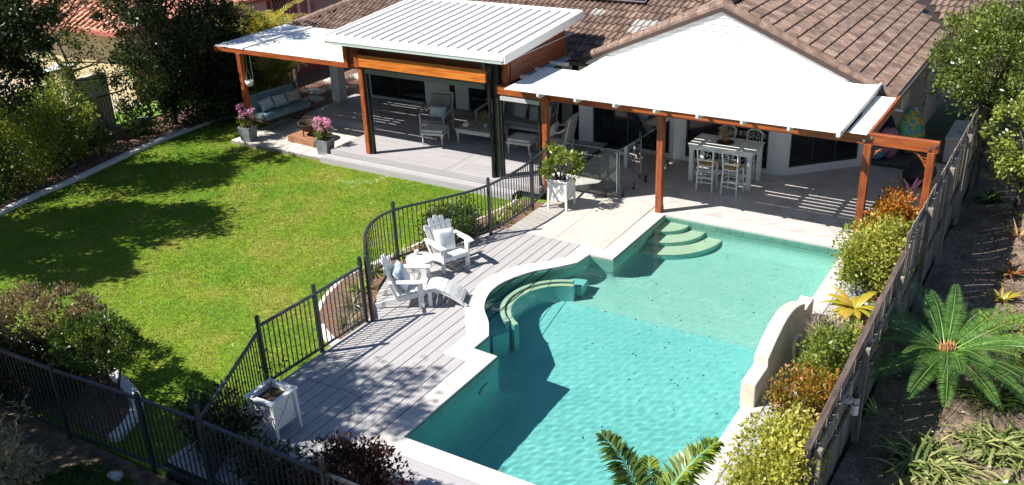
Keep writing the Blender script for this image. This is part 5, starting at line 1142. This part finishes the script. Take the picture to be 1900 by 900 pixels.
# ---- shaded shrubs along the front fence
GF = 'dark shrubs along the front fence'
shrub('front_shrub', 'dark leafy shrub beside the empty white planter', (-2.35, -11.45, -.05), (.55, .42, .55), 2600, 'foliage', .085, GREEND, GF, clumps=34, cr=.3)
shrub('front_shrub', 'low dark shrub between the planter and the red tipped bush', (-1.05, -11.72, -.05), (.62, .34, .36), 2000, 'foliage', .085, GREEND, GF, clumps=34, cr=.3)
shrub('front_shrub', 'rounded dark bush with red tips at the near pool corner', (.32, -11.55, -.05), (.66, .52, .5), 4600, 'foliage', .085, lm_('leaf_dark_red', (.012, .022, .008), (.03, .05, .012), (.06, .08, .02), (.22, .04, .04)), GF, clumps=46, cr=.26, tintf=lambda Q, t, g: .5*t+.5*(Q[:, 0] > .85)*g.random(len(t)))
shrub('foreground_shrub', 'pale olive leaved bush in the bottom left corner', (-4.75, -13.75, -.25), (.75, .6, .62), 1500, 'foliage', .15, OLIVE, clumps=26, cr=.25, aspect=.28, stems=9, tintf=lambda Q, t, g: .3+.7*t)
shrub('foreground_shrub', 'pale olive leaved bush hugging the left edge above the other', (-5.55, -13.2, -.25), (.5, .5, .62), 700, 'foliage', .14, OLIVE, clumps=18, cr=.25, aspect=.28, stems=6, tintf=lambda Q, t, g: .3+.7*t)
gp2 = grass_obj('ground_cover', 'low green ground cover in front of the front fence', [(-5.2, -13.9), (-1.0, -13.9), (-1.6, -12.5), (-4.2, -12.4)], [], 9000, -.24, 9, [(.02, .05, .008), (.05, .12, .015), (.10, .20, .03)], .09)
for i, (x, y, s) in enumerate(((-3.6, -12.5, .15), (-3.2, -12.7, .09))):
    o = blob('rock', ['pale rock lying just outside the front fence', 'smaller rock beside the pale rock outside the front fence'][i], 'rock', (x, y, -.28), (s, s*.7, s*.4), PAVER, 30+i)
shrub('front_shrub', 'black green mass of shrub at the left end of the front fence', (-7.3, -12.0, -.2), (1.1, .5, .62), 6000, 'foliage', .085, GREEND, GF, clumps=50, cr=.28)
# topiary behind the front fence: bronze dome and green flat crown on thin trunks
def topi(name, label, loc, rad, z, n, mat, trunks, tintf=None, size=.06, clumps=90, cr=.14):
    t = thing(name, label, 'tree', loc); b = B()
    for k in range(trunks): a = k*6.28/trunks+.5; limb(b, (.1*math.cos(a), .1*math.sin(a), -.1), (rad[0]*.6*math.cos(a), rad[1]*.6*math.sin(a), z-.05), .03, .014, rnd, .08, 5)
    b.build('trunk', BARKD, t); foliage_obj('crown', mat, t, [foliage(rng, (0, 0, z), rad, n, size, clumps*2, cr*.8, .55, .85, .3, tintf=tintf, jit=.08)], (0, 0, 0)); return t
topi('clipped_tree', 'round clipped bush with a bronze top in the bed at the left', (-6.85, -11.15, -.2), (1.2, .95, .7), .95, 17000, BRNT, 4, lambda Q, t, g: .1+.55*t+.35*np.clip(Q[:, 2], -.5, 1))
topi('clipped_tree', 'flat green clipped tree on thin bare trunks beside the bronze bush', (-5.45, -11.2, -.2), (.85, .6, .36), 1.15, 8500, GREEN, 4, lambda Q, t, g: .1+.75*t)
topi('clipped_tree', 'dark green clipped bush in front of the bronze one', (-6.3, -11.7, -.2), (.9, .42, .5), .7, 6500, GREEND, 3)
# ------------------------------------------------------------------ trees
def tree(name, label, loc, h, crowns, mat, bark, n, size, group=None, clumps=60, cr=.2, aspect=.5, r0=.12, shell=.45, lean=(0, 0), up=.2, tintf=None, cat='tree'):
    """crowns: (dx, dy, z, rx, ry, rz, share)"""
    t = thing(name, label, cat, loc, 0, group); b = B(); top = Vector((lean[0], lean[1], h*.62)); limb(b, (0, 0, -.15), top, r0, r0*.5, rnd, .05, 7)
    parts = []
    for dx, dy, z, rx, ry, rz_, sh in crowns:
        for k in range(4):
            q = Vector((dx+rnd.uniform(-.6, .6)*rx, dy+rnd.uniform(-.6, .6)*ry, z+rnd.uniform(-.4, .6)*rz_)); f = rnd.uniform(.45, 1.); limb(b, top*f, q, r0*.36, .012, rnd, .12, 5)
        parts.append(foliage(rng, (dx, dy, z), (rx, ry, rz_), int(n*sh), size, int(clumps*max(sh, .3)), cr, aspect, shell, up, tintf=tintf))
    b.build('trunk', bark, t, True); foliage_obj('crown', mat, t, parts, (0, 0, 0)); return t
GT = 'tall trees in the bark bed'
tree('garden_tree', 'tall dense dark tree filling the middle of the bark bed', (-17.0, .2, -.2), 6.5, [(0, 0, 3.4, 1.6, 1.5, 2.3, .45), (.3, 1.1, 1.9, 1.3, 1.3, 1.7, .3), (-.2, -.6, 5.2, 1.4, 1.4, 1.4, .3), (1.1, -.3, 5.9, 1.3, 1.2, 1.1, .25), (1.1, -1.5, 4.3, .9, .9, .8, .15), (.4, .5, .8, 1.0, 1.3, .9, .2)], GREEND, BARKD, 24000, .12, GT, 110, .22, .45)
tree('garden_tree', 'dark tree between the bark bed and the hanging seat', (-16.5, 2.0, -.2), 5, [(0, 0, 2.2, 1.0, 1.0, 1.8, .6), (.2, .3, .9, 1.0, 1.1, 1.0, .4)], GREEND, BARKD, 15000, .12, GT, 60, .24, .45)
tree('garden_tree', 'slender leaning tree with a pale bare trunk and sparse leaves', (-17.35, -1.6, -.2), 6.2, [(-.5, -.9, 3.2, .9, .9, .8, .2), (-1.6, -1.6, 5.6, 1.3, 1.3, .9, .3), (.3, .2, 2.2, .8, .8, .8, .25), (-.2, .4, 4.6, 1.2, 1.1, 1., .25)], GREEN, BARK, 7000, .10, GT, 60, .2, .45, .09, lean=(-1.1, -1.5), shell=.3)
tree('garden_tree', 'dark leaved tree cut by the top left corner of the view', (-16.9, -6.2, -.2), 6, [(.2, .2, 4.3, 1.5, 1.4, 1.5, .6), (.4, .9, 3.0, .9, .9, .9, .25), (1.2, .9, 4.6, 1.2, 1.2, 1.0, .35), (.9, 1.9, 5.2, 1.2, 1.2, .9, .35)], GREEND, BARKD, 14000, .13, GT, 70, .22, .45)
shrub('garden_shrub', 'light green loose shrub below the top left tree', (-16.7, -5.3, -.2), (1.0, 1.1, 1.1), 8500, 'foliage', .10, GREENL, clumps=44, cr=.28, tintf=lambda Q, t, g: .3+.65*t)
shrub('garden_shrub', 'mid green shrub in the bark bed next to the short black fence', (-16.9, -3.9, -.2), (.85, .85, 1.0), 6500, 'foliage', .10, GREENL, clumps=36, cr=.28)
shrub('garden_shrub', 'dark shrub at the kerb at the left edge of the view', (-16.2, -7.0, -.2), (.95, 1.1, .85), 8000, 'foliage', .11, GREEN, clumps=40, cr=.28)
shrub('garden_shrub', 'glossy green shrub under the leaning tree trunk', (-16.9, -.9, -.2), (.6, .7, .9), 2600, 'foliage', .11, GREEN, clumps=30, cr=.28)
shrub('garden_shrub', 'low leafy sapling in the bark bed near the kerb', (-16.6, -2.9, -.2), (.35, .35, .4), 500, 'foliage', .12, GREEN, clumps=12, cr=.28, stems=3)
shrub('garden_shrub', 'black green shrub filling the shade beside the left pergola post', (-15.75, 1.5, -.2), (.75, .85, 1.05), 7000, 'foliage', .1, GREEND, clumps=44, cr=.28)
shrub('garden_shrub', 'tall light green shrub screening the cream wall', (-17.5, -3.3, -.2), (.75, .9, 1.35), 5200, 'foliage', .1, GREENL, clumps=50, cr=.24, shell=.35, tintf=lambda Q, t, g: .1+.75*t)
shrub('garden_shrub', 'tall yellow green shrub at the far left in front of the cream wall', (-17.6, -4.8, -.2), (.8, .9, 1.25), 5200, 'foliage', .1, GREENL, clumps=50, cr=.24, shell=.35, tintf=lambda Q, t, g: .2+.75*t)
# trees just outside the left and near edges of the view; their shade falls on the lawn and deck
GO = 'trees just outside the left edge'
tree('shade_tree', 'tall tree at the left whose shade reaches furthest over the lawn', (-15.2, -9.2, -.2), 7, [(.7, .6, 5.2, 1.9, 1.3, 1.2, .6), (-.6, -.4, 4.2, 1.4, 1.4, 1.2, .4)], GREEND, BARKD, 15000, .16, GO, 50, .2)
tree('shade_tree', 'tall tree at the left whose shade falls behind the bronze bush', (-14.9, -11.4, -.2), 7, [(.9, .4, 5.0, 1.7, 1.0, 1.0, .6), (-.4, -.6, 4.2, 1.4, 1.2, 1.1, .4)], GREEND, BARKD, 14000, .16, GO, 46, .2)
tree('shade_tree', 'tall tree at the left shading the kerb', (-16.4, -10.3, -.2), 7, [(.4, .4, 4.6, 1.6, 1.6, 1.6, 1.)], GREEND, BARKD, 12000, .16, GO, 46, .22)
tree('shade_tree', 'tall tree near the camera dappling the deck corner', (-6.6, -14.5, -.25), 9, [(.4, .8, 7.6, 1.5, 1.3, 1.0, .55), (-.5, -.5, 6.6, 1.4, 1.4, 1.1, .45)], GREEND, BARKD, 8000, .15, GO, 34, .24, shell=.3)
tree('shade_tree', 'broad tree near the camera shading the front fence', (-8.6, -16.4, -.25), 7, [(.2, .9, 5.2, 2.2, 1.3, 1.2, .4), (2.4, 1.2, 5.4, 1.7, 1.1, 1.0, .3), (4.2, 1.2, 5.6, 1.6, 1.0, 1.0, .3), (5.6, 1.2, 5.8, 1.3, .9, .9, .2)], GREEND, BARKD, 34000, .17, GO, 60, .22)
# trees over the right fence
tree('leafy_tree', 'dense round glossy green tree leaning over the roof at the right', (5.75, 6.6, -.6), 4.2, [(0, 0, 3.2, 1.3, 1.4, 1.2, .8), (.6, 1.2, 3.7, 1.4, 1.3, 1.0, .35)], lm_('leaf_gloss', (.02, .05, .008), (.055, .11, .014), (.12, .19, .025), (.24, .29, .06), rough=.32), BARKD, 17000, .105, None, 120, .18, .5, shell=.6)
tree('leafy_tree', 'yellow green tree at the right edge below the glossy one', (6.95, 5.0, -.6), 3.4, [(0, 0, 2.0, .8, .9, 1.05, 1.)], GREENL, BARKD, 6500, .11, None, 60, .2, .5, shell=.55)
tree('leafy_tree', 'dark tree behind the glossy tree at the top right corner', (7.6, 9.5, -.6), 4.5, [(0, 0, 3.6, 1.8, 1.6, 1.4, 1.)], GREEND, BARKD, 9000, .13, None, 60, .2)
# ---- palms behind the left pergola
GPM = 'golden palms behind the left pergola'
PF2 = [frond_mesh(1.7, 1.5, 30, .42, .04, 80+k, .3, 1.25, .6, lm_('palm_%d' % k, *c), .015, .12) for k, c in enumerate((((.05, .12, .015), (.14, .22, .02), (.30, .33, .04), (.5, .4, .06)), ((.10, .14, .015), (.30, .30, .03), (.50, .38, .04), (.6, .42, .06)), ((.03, .07, .012), (.07, .13, .018), (.15, .22, .03), (.3, .3, .05))))]
def palm(label, loc, h, nf, pick, s=1.):
    t = thing('golden_palm', label, 'palm', loc, 0, GPM)
    for k in range(3): a = k*2.1; B().tube([(.1*math.cos(a), .1*math.sin(a), 0), (.16*math.cos(a), .16*math.sin(a), h)], [.045, .03], 6).build('stem', BARK, t)
    for k in range(nf): a = k*2.399; link('frond', PF2[pick[k % len(pick)]], t, (.12*math.cos(a), .12*math.sin(a), h*rnd.uniform(.75, 1.)), (0, rnd.uniform(-.25, .35), a), [s*rnd.uniform(.75, 1.15)]*3)
palm('golden palm with tall fresh green fronds behind the left pergola corner', (-16.0, 3.7, -.2), 2.1, 15, (0, 0, 2, 1), 1.15)
palm('yellowing golden palm beside the tall dark trees', (-16.6, 3.1, -.2), 1.9, 13, (1, 0, 1), 1.1)
palm('golden palm with orange fronds against the red fence', (-16.3, 5.0, -.2), 1.6, 11, (1, 1, 0), .85)
palm('dark green palm under the left pergola roof', (-15.3, 3.0, -.2), .9, 22, (2, 2, 0), .8)
palm('low dark green palm beside the stepping stones', (-15.8, 4.1, -.2), .8, 20, (2, 0, 2), .85)
palm('dark green palm behind the hanging seat', (-15.0, 2.2, -.2), .7, 18, (2, 2), .7)
# ------------------------------------------------------------------ neighbours on the left
bar_fence('short black bar fence on a low wall in front of the bright neighbouring turf', [(-18.1, -5.5), (-18.1, -2.2), (-18.0, -.6)], -.1, [(-18.1, -3.9), (-18.1, -2.2)], h=1.2, curve=0)
lw_ = thing('low_wall', 'low grey block wall under the short black fence', 'wall', (-18.1, -3, -.2))
for k in range(14): B().box(-.1, .1, -3.2+k*.45, -3.2+k*.45+.442, 0, .2).build('block', PAVER, lw_)
struct('neighbour_lawn', B().box(-19.9, -18.25, -9, 5.5, -.6, -.12), NLAWN)
struct('neighbour_ground', B().box(-60, -19.92, -20, 40, -.6, -.14), mk('neighbour_paving', (.30, .25, .20), (.42, .36, .29), 2, .9, .2, 40, world=True))
for k in range(2):
    pass
nf = thing('red_metal_fence', 'dark red sheet metal fence behind the golden palms', 'fence', (-17.5, 6, -.2))
for k in range(7): B().box(-.02, .02, -2.2+k*1.2, -2.2+k*1.2+1.19, 0, 1.95).build('panel', REDF, nf)
B().box(-.04, .04, -2.2, 6.2, 1.951, 2.0).build('cap_rail', REDF, nf)
cw = thing('screen_wall', 'cream screen wall with a pale cap seen through the left trees', 'wall', (-18.7, -2.4, -.12))
B().box(-.1, .1, -2.6, -.5, 0, 1.85).box(-.1, .1, .45, 1.6, 0, 1.75).build('wall', mk('cream_wall', (.58, .50, .40), (.66, .58, .47), 2, .8, .1), cw); B().box(-.2, .2, -.5, -.2, 0, 2.15).box(-.2, .2, .15, .45, 0, 2.15).build('pier', MATS['cream_wall'], cw); B().box(-.28, .28, -.6, .55, 2.151, 2.25).build('cap', WHITE, cw)
nh = thing('neighbour_house', 'neighbouring house with pinkish terracotta roof and tan brick side', 'house', (-25, 8, -.14))
def nb(bb, name, m, par=None, **k): return bb.build(name, m, par or nh, world=True, **k)
nb(B().box(-34, -20.2, 1.3, 1.5, -.14, 2.4), 'wall', YWALL)
# brick side wall, courses of real bricks over a backing wall
bw_ = nb(B().box(-20.45, -20.22, 1.5, 16, -.14, 2.5), 'wall', mk('mortar', (.42, .36, .30)))
bm_ = B().box(-.02, .02, -.112, .112, 0, .068).mesh('brick', BRICKN); cnt = 0
bj = B()
for r in range(33):
    z = -.1+r*.078; y = 1.55+(.12 if r % 2 else 0)
    while y < 10.6:
        if not (6.55 < y < 7.75 and z > .7) and not (8.1 < y < 9.0 and z > .1):
            if 5 < y < 9.6 and z > 1.2 and cnt < 290: link('brick', bm_, bw_, tuple(Vector((-20.21, y, z))-wloc(bw_))); cnt += 1
            else: bj.box(-20.23, -20.19, y-.112, y+.112, z, z+.068)
        y += .24
o = bj.build('brick_field', BRICKN, bw_, world=True); o['kind'] = 'stuff'
wn = nb(B().box(-20.24, -20.16, 6.5, 7.8, 1.72, 2.45), 'blind', mk('pale_blind', (.62, .66, .68), rough=.6)); wn2 = nb(B().box(-20.24, -20.17, 6.5, 7.8, .7, 1.72), 'window', GLASSD)
nb(B().box(-20.25, -20.15, 7.8, 7.86, .6, 2.45).box(-20.25, -20.15, 6.44, 6.5, .6, 2.45), 'window_frame', WHITE)
lt = thing('lattice_screen', 'cream lattice screen on the neighbouring brick wall', 'screen', (-20.1, 8.55, 0))
for k in range(12):
    for s in (-1, 1):
        a = -.9+k*.16; p0 = max(-.45, a); p1 = min(.45, a+1.3)
        if p1-p0 > .05: B().beam((s*.008, s*p0, .7+(p0-a)*1.35), (s*.008, s*p1, .7+(p1-a)*1.35), .014, .02, (1, 0, 0)).build('slat', LINEN, lt)
B().box(-.03, .03, -.5, -.45, .1, 2.45).box(-.03, .03, .45, .5, .1, 2.45).build('frame', LINEN, lt); B().box(-.06, -.03, -.45, .45, .1, 2.4).build('backing', mk('screen_dark', (.05, .045, .04)), lt)
for y in (9.5, 10.1): nb(B().box(-20.2, -20.1, y, y+.14, 0, 2.5), 'downpipe', WHITE)
rb = B(); ex, ey, zz = -19.7, .7, 2.42; a_ = 4.2
rb.add([(-36, ey, zz), (ex, ey, zz), (ex-a_, ey+a_, zz+a_*.42), (-36, ey+a_, zz+a_*.42)], [(0, 1, 2, 3)]); rb.add([(ex, ey, zz), (ex, 18, zz), (ex-a_, 18, zz+a_*.42), (ex-a_, ey+a_, zz+a_*.42)], [(0, 1, 2, 3)])
nr = nb(rb, 'roof', TERRA)
for i in range(12):                                   # stepped tile courses
    for side in (0, 1):
        d0 = i*.34; z = zz+d0*.42+.005; bb = B()
        if side == 0: bb.add([(-36, ey+d0, z), (ex-d0, ey+d0, z), (ex-d0, ey+d0, z+.04), (-36, ey+d0, z+.04), (ex-d0-.34, ey+d0+.34, z+.34*.42+.005), (-36, ey+d0+.34, z+.34*.42+.005)], [(0, 1, 2, 3), (3, 2, 4, 5)])
        else: bb.add([(ex-d0, ey+d0, z), (ex-d0, 18, z), (ex-d0, 18, z+.04), (ex-d0, ey+d0, z+.04), (ex-d0-.34, 18, z+.34*.42+.005), (ex-d0-.34, ey+d0+.34, z+.34*.42+.005)], [(0, 1, 2, 3), (3, 2, 4, 5)])
        bb.build('tile_course', TERRA, nr, world=True)
# rolls down the slopes, so the courses read as tiles
rj = B()
for i in range(44): x = ex-.2-i*.3; d1 = min(a_, ex-x); rj.tube([(x, ey+.02, zz+.07), (x, ey+d1, zz+d1*.42+.06)], .04, 5)
for i in range(50): y = ey+.2+i*.3; d1 = min(a_, y-ey); rj.tube([(ex-.02, y, zz+.07), (ex-d1, y, zz+d1*.42+.06)], .04, 5)
o = rj.build('tile_roll', TERRA, nr, world=True); o['kind'] = 'stuff'
nb(B().beam((-36, ey-.03, zz-.06), (ex, ey-.03, zz-.06), .1, .12).beam((ex+.03, ey, zz-.06), (ex+.03, 18, zz-.06), .1, .12), 'gutter', mk('red_gutter', (.36, .10, .08), rough=.4))
nb(B().box(ex-.5, ex-.02, ey, 18, zz-.16, zz-.12), 'soffit', LINEN)
